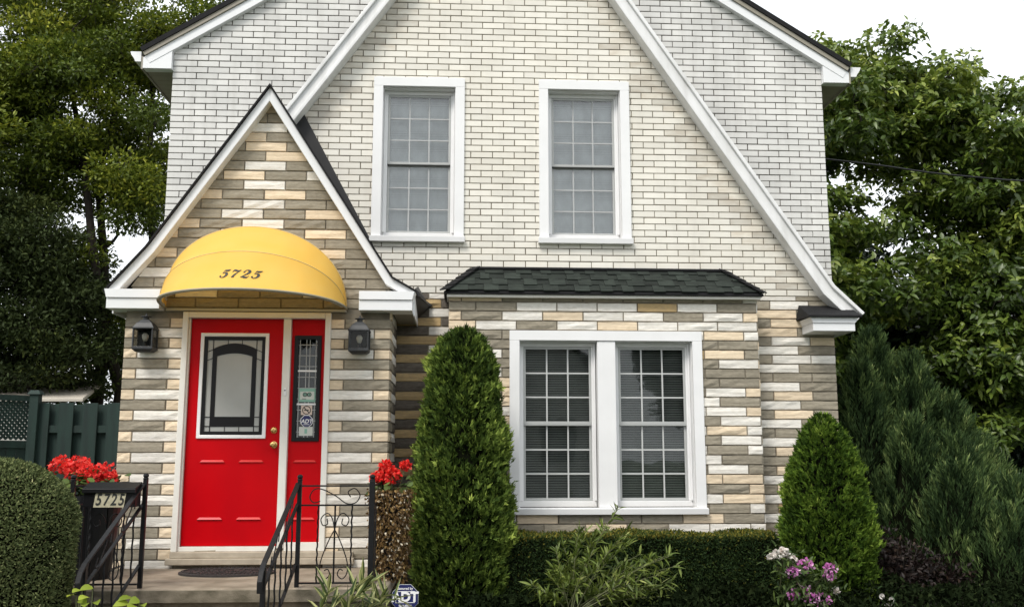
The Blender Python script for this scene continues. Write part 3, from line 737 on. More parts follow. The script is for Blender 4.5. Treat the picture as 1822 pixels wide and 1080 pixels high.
for path, ins, mate in (([R_TOP, R_K, R_TIP], (2.5, 3), HSL), ([R_TOP, L_END], (2.5, 3), HSR)):
    MB().prism(band(path, .004, .03, ins, mate), YRK + .03, YG + .25).build('gable_roof', 'roofdark', house)
    MB().prism(band(path, .0, .036, ins, mate), YRK - .03, YRK + .028).build('rake_crown', 'white_rake', house, bevel=.006)
    MB().prism(band(path, .037, .112, ins, mate), YRK, YC + .02).build('rake_board', 'white_rake', house)
    MB().prism(band(path, .113, RW, ins, mate), YRK - .012, YC + .004).build('rake_bed_moulding', 'white_rake', house, bevel=.006)
# lower right eave return
rx0, rx1 = 4.70, 5.16
def ring(x0, x1, z0, z1, y): return [(x0, y, z0), (x1, y, z0), (x1, y, z1), (x0, y, z1)]
MB().box(rx0, rx1 - .03, .5, YC + .3, 2.035, 2.115).build('eave_return', 'white', house, bevel=.004)
MB().prism([(0, 0)] * 0 + [(rx0, 2.117), (rx1 - .03, 2.117), (rx1, 2.172), (rx0 - .03, 2.172)], .49, YC + .3).build('eave_return_crown', 'white', house)
MB().hull([(rx0 - .06, .455, 2.172), (rx1 + .03, .455, 2.172), (rx1 + .03, YC + .3, 2.19), (rx0 - .06, YC + .3, 2.19)][:4],
          [(rx0 - .06, .455, 2.19), (rx1 + .03, .455, 2.19), (rx1 + .03, YC + .3, 2.47), (rx0 + .0, YC + .3, 2.47)]).build('eave_return_roof', 'roofdark', house)
# vestibule roof
YVR = -.12
L_TIP = XZ(186, 520, YVR); VRT = XZ(740, 520, YVR); YEND = YC - .01
for path, mate in (([VAP, VLK, L_TIP], HVR), ([VAP, VRK, VRT], HVL)):
    ins = (-.7, 1.5)
    MB().prism(band(path, -.015, .0, ins, mate), YVR - .03, YEND).build('vestibule_roof', 'roofdark', house)
    MB().prism(band(path, .001, .076, ins, mate), YVR, .012).build('rake_board', 'white', house, bevel=.004)
for (x0, x1, side) in ((L_TIP[0] + .03, -1.572, -1), (.224, VRT[0] - .03, 1)):
    MB().box(x0, x1, -.15, (YC - .02 if side > 0 else .9) if False else .10, 2.108, 2.205).build('eave_box', 'white', house, bevel=.004)
    MB().prism([(x0, 2.207), (x1, 2.207), (x1 + (.012 if side < 0 else .02), 2.285), (x0 - (.02 if side < 0 else 0), 2.285)], -.165, .10).build('eave_crown', 'white', house, bevel=.004)
    ex0, ex1 = (x0, VL - .002) if side < 0 else (VR + .016, x1)
    MB().box(ex0, ex1, .102, YEND, 2.112, 2.28).build('side_eave', 'soffit', house, bevel=.003)
    fx = x0 - .012 if side < 0 else x1
    MB().box(fx, fx + .012, .05, YEND, 2.09, 2.285).build('side_fascia', 'white', house)
# black flashing where the vestibule roof meets the wall
fl = [XZ(541, 203, YC - .03), XZ(656, 420, YC - .03), XZ(690, 488, YC - .03), XZ(770, 543, YC - .03), XZ(742, 566, YC - .03), XZ(640, 470, YC - .03), XZ(470, 215, YC - .03)]
MB().prism(fl, YC - .03, YC - .006).build('flashing', 'flashing', house, bevel=.006)
MB().hull([(VRT[0] - .02, .12, 2.29), (VRT[0] + .02, .12, 2.29), (VRT[0] + .02, .12, 2.33), (VRT[0] - .02, .12, 2.36)],
          [(VRT[0] - .02, YEND - .02, 2.17), (XZ(765, 545, YC - .05)[0], YEND - .02, 2.30), (XZ(765, 545, YC - .05)[0] - .03, YEND - .02, 2.34), (VRT[0] - .02, YEND - .02, 2.5)]).build('roof_kick', 'flashing', house)
# bay roof: hipped, with shingle courses
e0, e1, ez, ey = BL - .045, BR + .035, 2.392, YB - .10; tz, ty = 2.690, YC - .008; t0, t1 = 1.30, 3.885
MB().add([(e0, ey, ez), (e1, ey, ez), (e1, ty, ez), (e0, ty, ez), (t0, ty, tz), (t1, ty, tz), (e0, ey, ez - .02), (e1, ey, ez - .02), (e1, ty, ez - .02), (e0, ty, ez - .02)],
         [(0, 1, 5, 4), (1, 2, 5), (0, 4, 3), (2, 3, 4, 5), (6, 7, 1, 0), (7, 8, 2, 1), (9, 6, 0, 3), (9, 8, 7, 6), (8, 9, 3, 2)]).build('bay_roof', 'roofdark', house)
MB().box(e0 + .03, e1 - .02, ey + .025, YC - .004, ez - .048, ez - .022).build('bay_fascia', 'frame_white', house)
bay_shingles = empty('bay_roof_shingles', (2.6, ey, ez), house)
sd = Vector((0, ty - ey, tz - ez)); SLen = sd.length; sd.normalize(); sn = Vector((0, -sd.z, sd.y))
for c in range(4):
    s0 = c * SLen / 4 - .004; s1 = s0 + SLen / 4 + .02; x = e0 - random.random() * .1; alt = 0
    while x < e1:
        w = random.uniform(.09, .2); x1 = x + w
        poly = [(x + .001, s0 + (.0 if alt else .02)), (x1 - .001, s0 + (.0 if alt else .02)), (x1 - .001, min(s1, SLen - .03)), (x + .001, min(s1, SLen - .03))]
        poly = clip(poly, *half((e0, 0), (t0, SLen), (2.5, .1))); poly = clip(poly, *half((e1, 0), (t1, SLen), (2.5, .1))) if len(poly) > 2 else poly
        if len(poly) > 2 and parea(poly) > .001:
            th = .012 if alt else .006; n = len(poly)
            mb = MB(); o3 = lambda p, h: Vector((p[0], ey, ez)) + sd * p[1] + sn * (h + .004 + (.008 if p[1] < s0 + .05 else 0))
            mb.hull([o3(p, -.002) for p in poly][::-1], [o3(p, th) for p in poly][::-1])
            mb.build('shingle', 'shingle', bay_shingles, tint=random.uniform(.0, .4) + (.55 if alt else .1))
        x = x1; alt = 1 - alt
MB().tube([(t0 + .02, ty - .03, tz + .0), (t1 - .02, ty - .03, tz + .0)], .022, 6).build('ridge_flashing', 'roofdark', house)
for (a, b) in (((e0, ey, ez), (t0, ty, tz)), ((e1, ey, ez), (t1, ty, tz))):
    a, b = Vector(a), Vector(b)
    for i in range(6):
        p = a.lerp(b, i / 6) + Vector((0, -.012, .018 + .004 * (i % 2))); q = a.lerp(b, (i + 1.2) / 6) + Vector((0, -.012, .012))
        MB().bar(p, q, .11, .012).build('hip_cap', 'roofdark', bay_shingles)

# --- windows
PANE = {}
def window(name, w, Y, units, glass, blind, label):
    x0, x1, z0, z1 = w; yf = Y - .03                 # front of the casing
    win = empty(name, ((x0 + x1) / 2, yf, z0), house); win['label'] = label
    zs = z0 + .062
    box('casing', 'vinyl', win, x0, x1, yf, Y + .012, z1 - CAS, z1, .003)
    for a, b in ((x0, x0 + CAS), (x1 - CAS, x1)): box('casing', 'vinyl', win, a, b, yf, Y + .012, zs, z1 - CAS - .0005, .003)
    sl = MB(); sl.hull([(x0 - .012, yf - .028, z0), (x1 + .012, yf - .028, z0), (x1 + .012, Y + .012, z0), (x0 - .012, Y + .012, z0)],
                       [(x0 - .012, yf - .034, zs - .006), (x1 + .012, yf - .034, zs - .006), (x1 + .012, Y + .012, zs + .004), (x0 - .012, Y + .012, zs + .004)])
    sl.build('sill', 'vinyl', win, bevel=.003)
    ox0, ox1, oz0, oz1 = x0 + CAS, x1 - CAS, zs, z1 - CAS
    mul = .18; uw = (ox1 - ox0 - mul * (units - 1)) / units
    # reveal lining
    yr = yf + .135
    rv = MB(); rv.box(ox0 - .004, ox0 + .006, Y + .013, yr + .06, oz0, oz1); rv.box(ox1 - .006, ox1 + .004, Y + .013, yr + .06, oz0, oz1); rv.box(ox0, ox1, Y + .013, yr + .06, oz1 - .006, oz1 + .004)
    rv.build('reveal', 'vinyl', win)
    if units == 2:
        box('mullion', 'vinyl', win, ox0 + uw, ox1 - uw, yf + .012, yr + .05, oz0 + .002, oz1 - .002, .004)
    for k in range(units):
        a = ox0 + k * (uw + mul) + .007; b = a + uw - .014; fb, ft = oz0 + .004, oz1 - .007
        FW = .04                                      # outer frame with a step
        for (p, q, r, s) in ((a, a + FW, fb + .058, ft - FW), (b - FW, b, fb + .058, ft - FW), (a, b, ft - FW, ft), (a, b, fb, fb + .058)):
            box('frame', 'vinyl', win, p, q, yr, yr + .05, r + .0005, s - .0005, .003)
            d = .016
        box('frame_stop', 'vinyl', win, a + .001, a + FW * .45, yr - .018, yr - .0005, fb + .06, ft - .001, .002)
        box('frame_stop', 'vinyl', win, b - FW * .45, b - .001, yr - .018, yr - .0005, fb + .06, ft - .001, .002)
        ga, gb, gz0, gz1 = a + FW + .001, b - FW - .001, fb + .059, ft - FW - .001
        zm = (gz0 + gz1) / 2
        for s, (q0, q1) in enumerate(((gz0, zm - .003), (zm - .012, gz1))):
            ys = yr + (.028 if s == 0 else .006); ST = .022; RL = .026
            sa = MB().box(ga, ga + ST, ys, ys + .022, q0, q1).box(gb - ST, gb, ys, ys + .022, q0, q1)
            sa.box(ga + ST, gb - ST, ys + .0005, ys + .0215, q0, q0 + RL).box(ga + ST, gb - ST, ys + .0005, ys + .0215, q1 - RL, q1)
            sa.build('sash', 'sash', win, bevel=.002)
            pa, pb, p0, p1 = ga + ST, gb - ST, q0 + RL, q1 - RL; MU = .015
            mu = MB()
            for i in (1, 2):
                xm = pa + (pb - pa) * i / 3; mu.box(xm - MU / 2, xm + MU / 2, ys + .003, ys + .016, p0, p1)
            for i in (1, 2):
                zq = p0 + (p1 - p0) * i / 3
                for j in range(3):
                    mu.box(pa + (pb - pa) * j / 3 + (MU / 2 if j else 0), pa + (pb - pa) * (j + 1) / 3 - (MU / 2 if j < 2 else 0), ys + .0035, ys + .0155, zq - MU / 2, zq + MU / 2)
            mu.build('muntin_grid', 'muntin_dim' if blind == 'blind_light' else 'muntin', win)
            pw, ph = (pb - pa) / 3 - .0005, (p1 - p0) / 3 - .0005; key = (round(pw, 4), round(ph, 4), glass)
            if key not in PANE:
                me = bpy.data.meshes.new('pane'); mb = MB().box(-pw / 2, pw / 2, 0, .003, 0, ph); me.from_pydata(mb.v, [], mb.f); me.materials.append(M[glass]); PANE[key] = me
            for i in range(3):
                for j in range(3):
                    link(bpy.data.objects.new('pane', PANE[key]), (pa + (pb - pa) * (i + .5) / 3, ys + .009, p0 + (p1 - p0) * j / 3), win)
        box('screen_shadow_bar', 'print_dark' if blind == 'blind_light' else 'sash', win, ga + .002, gb - .002, yr + .001, yr + .0275, zm - .0245, zm - .0125, 0)  # screen frame; dark upper ones also stand in for the meeting rail's shadow
        # blind of thin slats behind the glass, a near-black sheet painting the dark room behind it
        bl = MB(); yb = yr + .085; bd_ = .004 if blind == 'blind_light' else .008; nsl = int((gz1 - gz0) / .024)
        for i in range(nsl):
            z = gz0 + i * .024; t = .0126 if blind == 'blind_light' else .0085
            y_ = .004 * math.sin(i * .9 + k) * (blind == 'blind_light')
            bl.add([(ga, yb + y_, z), (gb, yb + y_, z), (gb, yb + bd_ + y_, z + t * 2), (ga, yb + bd_ + y_, z + t * 2)], [(0, 1, 2, 3)])
        bl.build('blind', blind, win)
        box('dark_backing', 'dark_room', win, ga - .1, gb + .1, yb + .05, yb + .06, gz0 - .1, gz1 + .1, 0)
    return win
window('upper_window', WUP[0], YC, 1, 'glass_up', 'blind_light', 'upper sash window with white casing nearer the pointed vestibule gable')
window('upper_window', WUP[1], YC, 1, 'glass_up', 'blind_light', 'upper sash window with white casing farther from the red door')
window('bay_window', WLO, YB, 2, 'glass', 'blind_dark', 'double white window with dark gridded panes under the small green roof')

# --- door with sidelight
def door_unit():
    du = empty('entrance', ((FL + FR) / 2, 0, -.02), house); du['label'] = 'white door frame around the red door and its narrow sidelight'
    fw = .052
    box('frame_post', 'frame_white', du, FL, FL + fw, -.03, .13, -.045, FT, .005)
    box('frame_post', 'frame_white', du, FR - fw, FR, -.03, .13, -.045, FT, .005)
    box('frame_head', 'frame_white', du, FL + fw + .0005, FR - fw - .0005, -.03, .13, FT - fw, FT, .005)
    dx0, dx1 = FL + fw, XZ(504, 640, .05)[0]; sx1 = FR - fw; sx0 = XZ(519, 640, .05)[0]
    box('mullion', 'frame_white', du, dx1 + .004, sx0 - .004, -.012, .13, -.02, FT - fw - .001, .005)
    box('stop', 'frame_white', du, dx0 + .0005, dx0 + .014, .0, .034, -.02, FT - fw - .001, .002)
    box('bottom_rail', 'frame_white', du, dx0 + .001, dx1 + .003, -.004, .13, -.044, -.004, .003)
    box('bottom_rail', 'frame_white', du, sx0 - .0035, sx1 - .001, -.004, .13, -.044, .03, .003)
    # bell push on the mullion
    bx_, bz_ = (dx1 + sx0) / 2, XZ(504, 697, 0)[1]
    bp = box('bell_push', 'vinyl', du, bx_ - .012, bx_ + .012, -.022, -.0125, bz_ - .035, bz_ + .035, .003)
    MB().tube([(bx_, -.026, bz_ + .012), (bx_, -.0225, bz_ + .012)], .006, 10).build('button', 'print_dark', bp)
    # slab
    d = empty('door', ((dx0 + dx1) / 2, .04, 0), house)
    g = [XZ(358, 593, .04)[0] + .004, XZ(480, 593, .04)[0], XZ(420, 780, .04)[1], XZ(420, 593, .04)[1]]
    a, b, e, f = dx0 + .0145, dx1 + .002, .0, FT - fw - .003
    sl = MB().prism([(a, e), (b, e), (b, f), (a, f)], .04, .085, [rect(g)]); sl.build('slab', 'red', d, bevel=.002)
    # raised panel edges pressed into the steel
    for zt in (XZ(400, 820, .04)[1], XZ(390, 922, .04)[1]):
        for cx in (a + (b - a) * .29, a + (b - a) * .70):
            w = .11; p = [(cx - w, .026, zt - .009), (cx + w, .026, zt - .009), (cx + w - .018, .0402, zt + .009), (cx - w + .018, .0402, zt + .009)]
            MB().add(p + [(x, .041, z) for x, y, z in p], [(0, 1, 2, 3), (4, 7, 6, 5), (0, 4, 5, 1), (1, 5, 6, 2), (2, 6, 7, 3), (3, 7, 4, 0)]).build('pressed_panel', 'red_highlight', d)
    FWD = .032
    ins = empty('glass_insert', ((g[0] + g[1]) / 2, .03, g[2]), d)
    MB().prism(rect(g), .022, .06, [rect((g[0] + FWD, g[1] - FWD, g[2] + FWD, g[3] - FWD))]).build('insert_frame', 'vinyl', ins, bevel=.005)
    h = (g[0] + FWD, g[1] - FWD, g[2] + FWD, g[3] - FWD); bd = .032
    MB().prism(rect(h), .034, .06, [rect((h[0] + bd, h[1] - bd, h[2] + bd, h[3] - bd))]).build('black_border', 'black', ins)
    q = (h[0] + bd, h[1] - bd, h[2] + bd, h[3] - bd); W_, H_ = q[1] - q[0], q[3] - q[2]
    MB().box(q[0], q[1], .046, .052, q[2], q[3]).build('frosted_pane', 'frosted', ins)
    cm = MB(); t = .007
    X = lambda s: q[0] + s * W_
    Zc = lambda s: q[2] + s * H_
    def vb(s, t0=t, z0=0, z1=1): cm.box(X(s) - t0 / 2, X(s) + t0 / 2, .041, .0455, Zc(z0), Zc(z1))
    def hb(s, t0=t, x0=0, x1=1): cm.box(X(x0), X(x1), .0405, .0452, Zc(s) - t0 / 2, Zc(s) + t0 / 2)
    vb(.10); vb(.90); hb(.055); hb(.155, t, 0, 1)
    vb(.37, .005, 0, .06); vb(.63, .005, 0, .06); vb(.37, .005, .94, 1); vb(.63, .005, .94, 1)
    cm.box(X(.10), X(.90), .040, .0452, Zc(.058), Zc(.152)); cm.box(X(.10), X(.175), .0398, .045, Zc(.152), Zc(.86)); cm.box(X(.825), X(.90), .0398, .045, Zc(.152), Zc(.86))
    arc = lambda base, rise: [(X(.10 + .80 * i / 16), Zc(base + rise * math.sin(PI * i / 16) ** .8)) for i in range(17)]
    top, low = arc(.90, .065), arc(.80, .055)
    for i in range(16):
        cm.hull([(top[i][0], .0395, top[i][1]), (low[i][0], .0395, low[i][1]), (low[i + 1][0], .0395, low[i + 1][1]), (top[i + 1][0], .0395, top[i + 1][1])],
                [(top[i][0], .0452, top[i][1]), (low[i][0], .0452, low[i][1]), (low[i + 1][0], .0452, low[i + 1][1]), (top[i + 1][0], .0452, top[i + 1][1])])
    for sx in ((0, .1), (.9, 1)):
        for z in (.80, .895): cm.bar((X(sx[0]), .043, Zc(z - (.025 if sx[0] == 0 else 0))), (X(sx[1]), .043, Zc(z - (0 if sx[0] == 0 else .025))), .004, .006)
    cm.build('leaded_bars', 'black', ins)
    for v, r in ((765, .030), (791, .031)):
        kx, kz = XZ(486, v, 0.)
        kn = MB()
        def ringy(y, r): return [(kx + r * math.cos(2 * PI * i / 16), y, kz + r * math.sin(2 * PI * i / 16)) for i in range(16)]
        prof = [(.0398, r), (.030, r)] + ([(.026, .014), (.010, .013), (.0, .022), (-.012, .027), (-.022, .024), (-.026, .012)] if v == 791 else [(.022, .022), (.018, .012)])
        for (y0, r0), (y1, r1) in zip(prof, prof[1:]): kn.hull(ringy(y0, r0), ringy(y1, r1))
        kn.build('knob' if v == 791 else 'deadbolt', 'brass', d, smooth=False)
    # sidelight
    sl_ = empty('sidelight', ((sx0 + sx1) / 2, .04, 0), house)
    gg = (XZ(523, 650, .03)[0], XZ(571, 650, .03)[0], XZ(545, 785, .03)[1], XZ(545, 597, .03)[1])
    a, b = sx0 - .003, sx1 - .001
    MB().prism([(a, .031), (b, .031), (b, f), (a, f)], .04, .085, [rect(gg)]).build('slab', 'red', sl_, bevel=.002)
    w = (b - a) * .33; cx = (a + b) / 2
    for zt in (XZ(540, 820, .04)[1], XZ(540, 922, .04)[1]):
        p = [(cx - w, .026, zt - .009), (cx + w, .026, zt - .009), (cx + w - .018, .0402, zt + .009), (cx - w + .018, .0402, zt + .009)]
        MB().add(p + [(x, .041, z) for x, y, z in p], [(0, 1, 2, 3), (4, 7, 6, 5), (0, 4, 5, 1), (1, 5, 6, 2), (2, 6, 7, 3), (3, 7, 4, 0)]).build('pressed_panel', 'red_highlight', sl_)
    bd = .036
    MB().prism(rect(gg), .024, .06, [rect((gg[0] + bd, gg[1] - bd, gg[2] + bd, gg[3] - bd))]).build('black_border', 'black', sl_, bevel=.003)
    q = (gg[0] + bd, gg[1] - bd, gg[2] + bd, gg[3] - bd)
    MB().box(q[0], q[1], .046, .050, q[2], q[3]).build('pane', 'glass', sl_)
    wv = MB(); W_ = q[1] - q[0]
    for s in (.08, .42, .60, .92): wv.box(q[0] + s * W_ - .003, q[0] + s * W_ + .003, .0425, .0455, q[2], q[3])
    for i in range(9):
        z = q[2] + (q[3] - q[2]) * (i + .5) / 9; wv.box(q[0], q[1], .0425, .0452, z - .003, z + .003)
    wv.build('leaded_bars', 'sash', sl_)
    for v in (660, 719):
        z = XZ(545, v, .04)[1]; MB().box(q[0] - .004, q[1] + .004, .036, .042, z - .008, z + .008).build('white_bar', 'vinyl', sl_)
    MB().box(q[0] - .08, q[1] + .08, .4, .41, q[2] - .1, q[3] + .1).build('sidelight_backing', 'dark_room', sl_)  # near-black sheet; the darkness behind the pane is in its colour
    return q
SLQ = door_unit()
# stone threshold
th = MB().box(XZ(304, 985, -.03)[0] - .005, .215, -.06, .13, -.098, -.0455).box(XZ(293, 990, -.1)[0], .225, -.10, .13, -.152, -.0985)
th.build('threshold', 'sill_stone', house, bevel=.006)

# ------------------------------------------------------------------ writing
def text_obj(txt, size, loc, m, parent, rot=(PI / 2, 0, 0), shear=0, bold=0, sx=1, name='lettering', extrude=.0006):
    c = bpy.data.curves.new(name, 'FONT'); c.body = txt; c.size = size; c.align_x = 'CENTER'; c.align_y = 'CENTER'
    c.shear = shear; c.offset = bold; c.extrude = extrude; c.resolution_u = 4
    tmp = bpy.data.objects.new('tmp', c); COL.objects.link(tmp)
    dg = bpy.context.evaluated_depsgraph_get(); me = bpy.data.meshes.new_from_object(tmp.evaluated_get(dg))
    bpy.data.objects.remove(tmp); me.name = name; me.materials.clear(); me.materials.append(M[m])
    o = bpy.data.objects.new(name, me); link(o, loc, parent); o.rotation_euler = rot; o.scale = (sx, 1, 1)
    return o
def disc(c, r, y0, y1, n=24, a0=0, sz=1): return [(c[0] + r * math.cos(2 * PI * i / n + a0), c[1] + sz * r * math.sin(2 * PI * i / n + a0)) for i in range(n)]
def sticker_xz(u0, v0, u1, v1, Y=.045):
    a, b = XZ(u0, v0, Y), XZ(u1, v1, Y); return (min(a[0], b[0]), max(a[0], b[0]), min(a[1], b[1]), max(a[1], b[1]))
SY = .0415
r = sticker_xz(532, 691, 561, 715, SY)
st = MB().box(r[0], r[1], SY, SY + .001, r[2], r[3]).build('green_sticker', 'sticker_green'); tag(st, 'pale green square sticker with round owl eyes on the sidelight glass', 'sticker')
cx, cz = (r[0] + r[1]) / 2, (r[2] + r[3]) / 2; wr = r[1] - r[0]
MB().box(r[0] + .012, r[1] - .012, SY - .0008, SY - .0003, r[2] + .022, r[3] - .028).build('inner_field', 'sticker_paper', st)
for s in (-1, 1):
    e = (cx + s * wr * .13, cz + .006)
    MB().prism(disc(e, wr * .135, 0, 0), SY - .0016, SY - .0009).build('eye', 'print_dark', st)
    MB().prism(disc(e, wr * .085, 0, 0), SY - .0022, SY - .0017).build('eye_ring', 'sticker_green', st)
    MB().prism(disc(e, wr * .045, 0, 0), SY - .0028, SY - .0023).build('pupil', 'print_dark', st)
MB().prism([(cx - wr * .1, cz + .018), (cx + wr * .1, cz + .018), (cx, cz - .012)], SY - .0015, SY - .001).build('beak', 'print_dark', st)
MB().box(cx - wr * .3, cx - wr * .05, SY - .0015, SY - .001, r[2] + .026, r[2] + .031).build('print_line', 'print_dark', st)
r = sticker_xz(536, 721, 555, 738, SY)
st = MB().box(r[0], r[1], SY, SY + .001, r[2], r[3]).build('no_smoking_sticker', 'sticker_cream'); tag(st, 'small no smoking sticker with black ring on the sidelight glass', 'sticker')
c_ = ((r[0] + r[1]) / 2, (r[2] + r[3]) / 2); R_ = (r[3] - r[2]) * .46
MB().prism(disc(c_, R_, 0, 0), SY - .0012, SY - .0004, [disc(c_, R_ * .82, 0, 0)]).build('ring', 'print_dark', st)
MB().bar((c_[0] - R_ * .6, SY - .001, c_[1] + R_ * .6), (c_[0] + R_ * .6, SY - .001, c_[1] - R_ * .6), .0008, R_ * .2).build('slash', 'print_dark', st)
MB().box(c_[0] - R_ * .55, c_[0] + R_ * .5, SY - .0024, SY - .0016, c_[1] - R_ * .12, c_[1] + R_ * .1).build('cigarette', 'print_dark', st)
def octagon(c, r): return disc(c, r, 0, 0, 8, PI / 8)
r = sticker_xz(535, 738, 556, 760, SY); c_ = ((r[0] + r[1]) / 2, (r[2] + r[3]) / 2); R_ = (r[3] - r[2]) * .53
st = MB().prism(octagon(c_, R_), SY, SY + .001).build('security_sticker', 'sign_white'); tag(st, 'small blue octagonal security sticker on the sidelight glass', 'sticker')
MB().prism(octagon(c_, R_ * .9), SY - .0008, SY - .0002).build('blue_field', 'sign_blue', st)
text_obj('ADT', R_ * .85, (c_[0], SY - .0015, c_[1] - R_ * .05), 'sign_white', st, shear=.2, bold=.001)
MB().box(c_[0] - R_ * .45, c_[0] + R_ * .45, SY - .0016, SY - .001, c_[1] - R_ * .55, c_[1] - R_ * .47).build('print_line', 'sign_white', st)
r = sticker_xz(532, 759, 556, 775, SY)
st = MB().box(r[0], r[1], SY, SY + .001, r[2], r[3]).build('paper_notice', 'sticker_paper'); tag(st, 'small pale paper notice lowest on the sidelight glass', 'notice')
MB().box((r[0] + r[1]) / 2 - .012, (r[0] + r[1]) / 2 + .012, SY - .0008, SY - .0003, r[2] + .02, r[3] - .02).build('faint_print', 'sticker_green', st)

# ------------------------------------------------------------------ awning
axc, aa, az = (XZ(296, 549, 0)[0] + XZ(617, 551, 0)[0]) / 2, (XZ(617, 551, 0)[0] - XZ(296, 549, 0)[0]) / 2, 2.140
aw = empty('awning', (axc, -.02, az)); tag(aw, 'yellow domed canvas awning with number 5725 over the red door', 'awning')
RIB = [(0, 1.05), (math.radians(28), .816), (math.radians(63), .771), (math.radians(90), .70)]
def rib_pt(i, t, off=0):
    th, r_ = RIB[i]; rr = (r_ + off) * math.sin(t) ** .86
    return Vector((axc - (aa + off) * math.cos(t), -.012 - rr * math.cos(th), az + rr * math.sin(th)))
def cloth_sag(p, t, w): return (-.022 * math.sin(PI * w) + .005 * math.sin(t * 23) * w * (1 - w) * 2 + .006 * math.sin(t * 9 + p * 2) * (1 - w)) * math.sin(t)
NT, NS = 64, 7; V = []; Fq = []; 
for p in range(3):
    k = len(V)
    for s in range(NS + 1):
        for i in range(NT + 1):
            t = PI * i / NT; w = s / NS; a, b = rib_pt(p, t), rib_pt(p + 1, t)
            q = a.lerp(b, w); sag = cloth_sag(p, t, w)
            nrm = (q - Vector((q.x, 0, az))); nrm = nrm.normalized() if nrm.length > 1e-6 else Vector((0, -1, 0))
            V.append(q + nrm * sag)
    for s in range(NS):
        for i in range(NT): Fq.append((k + s * (NT + 1) + i, k + s * (NT + 1) + i + 1, k + (s + 1) * (NT + 1) + i + 1, k + (s + 1) * (NT + 1) + i))
m, nt, b, out = new_mat('yellow_canvas'); b.inputs['Roughness'].default_value = .7; b.inputs['Specular IOR Level'].default_value = .25
nz = N(nt, 'ShaderNodeTexNoise'); nz.inputs['Scale'].default_value = 1; nt.links.new(pos_coord(nt, (3, 3, 5)), nz.inputs[0])
mx = N(nt, 'ShaderNodeMixRGB'); mx.inputs[1].default_value = (.90, .53, .085, 1); mx.inputs[2].default_value = (.88, .58, .15, 1)
nt.links.new(nz.outputs[0], mx.inputs[0]); nt.links.new(mx.outputs[0], b.inputs['Base Color'])
tr = N(nt, 'ShaderNodeBsdfTranslucent'); nt.links.new(mx.outputs[0], tr.inputs[0])
ms = N(nt, 'ShaderNodeMixShader'); ms.inputs[0].default_value = .3; nt.links.new(b.outputs[0], ms.inputs[1]); nt.links.new(tr.outputs[0], ms.inputs[2]); nt.links.new(ms.outputs[0], out.inputs[0])
M['canvas'] = m
can = fast_mesh('canopy', np.array([tuple(v) for v in V]), np.array(Fq), 'canvas', aw, smooth=True)
M['seam'] = mat('pale_seam', (.74, .55, .24), .7); M['hem'] = mat('grey_hem', (.30, .27, .19), .6)
for i in (1, 2): MB().tube([rib_pt(i, PI * (k + .5) / 60, .001) for k in range(60)], .004, 5).build('seam', 'seam', aw)
MB().tube([rib_pt(0, PI * k / 60, 0) for k in range(61)], .011, 6).build('hem', 'hem', aw)
for i in range(3): MB().tube([rib_pt(i, PI * k / 30, -.022) for k in range(1, 30)], .011, 6).build('frame_hoop', 'sash', aw)
MB().box(axc - aa, axc + aa, -.02, -.001, az - .03, az - .006).build('back_rail', 'sash', aw)
# the number, strokes laid on the cloth of the lowest panel
def awn_surf(x, w):
    t = math.acos(max(-1, min(1, (axc - x) / aa))); a, b = rib_pt(0, t), rib_pt(1, t); q = a.lerp(b, w)
    n = (q - Vector((q.x, 0, az))).normalized(); m = Vector((0, -(b - a).z, (b - a).y)); m = m if m.y < 0 else -m
    return q + n * cloth_sag(0, t, w) + m.normalized() * .005
def bez(pts, n=8):
    """Catmull-Rom through (x, y, width)"""
    out = []; P = [pts[0]] + pts + [pts[-1]]
    for i in range(1, len(P) - 2):
        for k in range(n):
            t = k / n; out.append(tuple(.5 * (2 * P[i][c] + (P[i + 1][c] - P[i - 1][c]) * t + (2 * P[i - 1][c] - 5 * P[i][c] + 4 * P[i + 1][c] - P[i + 2][c]) * t * t + (3 * P[i][c] - P[i - 1][c] - 3 * P[i + 1][c] + P[i + 2][c]) * t ** 3) for c in range(3)))
    return out + [pts[-1]]
DIG = {'5': [[(.30, .96, .07), (.26, .75, .06), (.20, .53, .06)], [(.28, .95, .10), (.45, .90, .20), (.62, .92, .20), (.82, 1.02, .05)],
             [(.20, .53, .05), (.36, .62, .09), (.56, .58, .20), (.66, .38, .26), (.58, .14, .18), (.38, .01, .08), (.20, .05, .07), (.13, .16, .08)], [(.14, .17, .19), (.15, .18, .19)]],
       '7': [[(.08, .70, .05), (.12, .86, .10), (.22, .95, .20), (.42, .89, .20), (.62, .88, .17), (.84, .99, .05)], [(.84, .98, .05), (.62, .70, .08), (.42, .38, .19), (.34, .02, .26)]],
       '2': [[(.20, .74, .19), (.21, .75, .19)], [(.20, .70, .06), (.24, .90, .08), (.44, .99, .10), (.66, .90, .22), (.70, .70, .26), (.52, .45, .15), (.26, .22, .07), (.10, .06, .06)],
             [(.10, .06, .07), (.26, .13, .18), (.44, .07, .20), (.62, .04, .20), (.78, .12, .08), (.84, .28, .05)]]}
nx0, nx1 = -.850, -.505; cw = (nx1 - nx0) / 4
wz = lambda y: .29 + y * .215
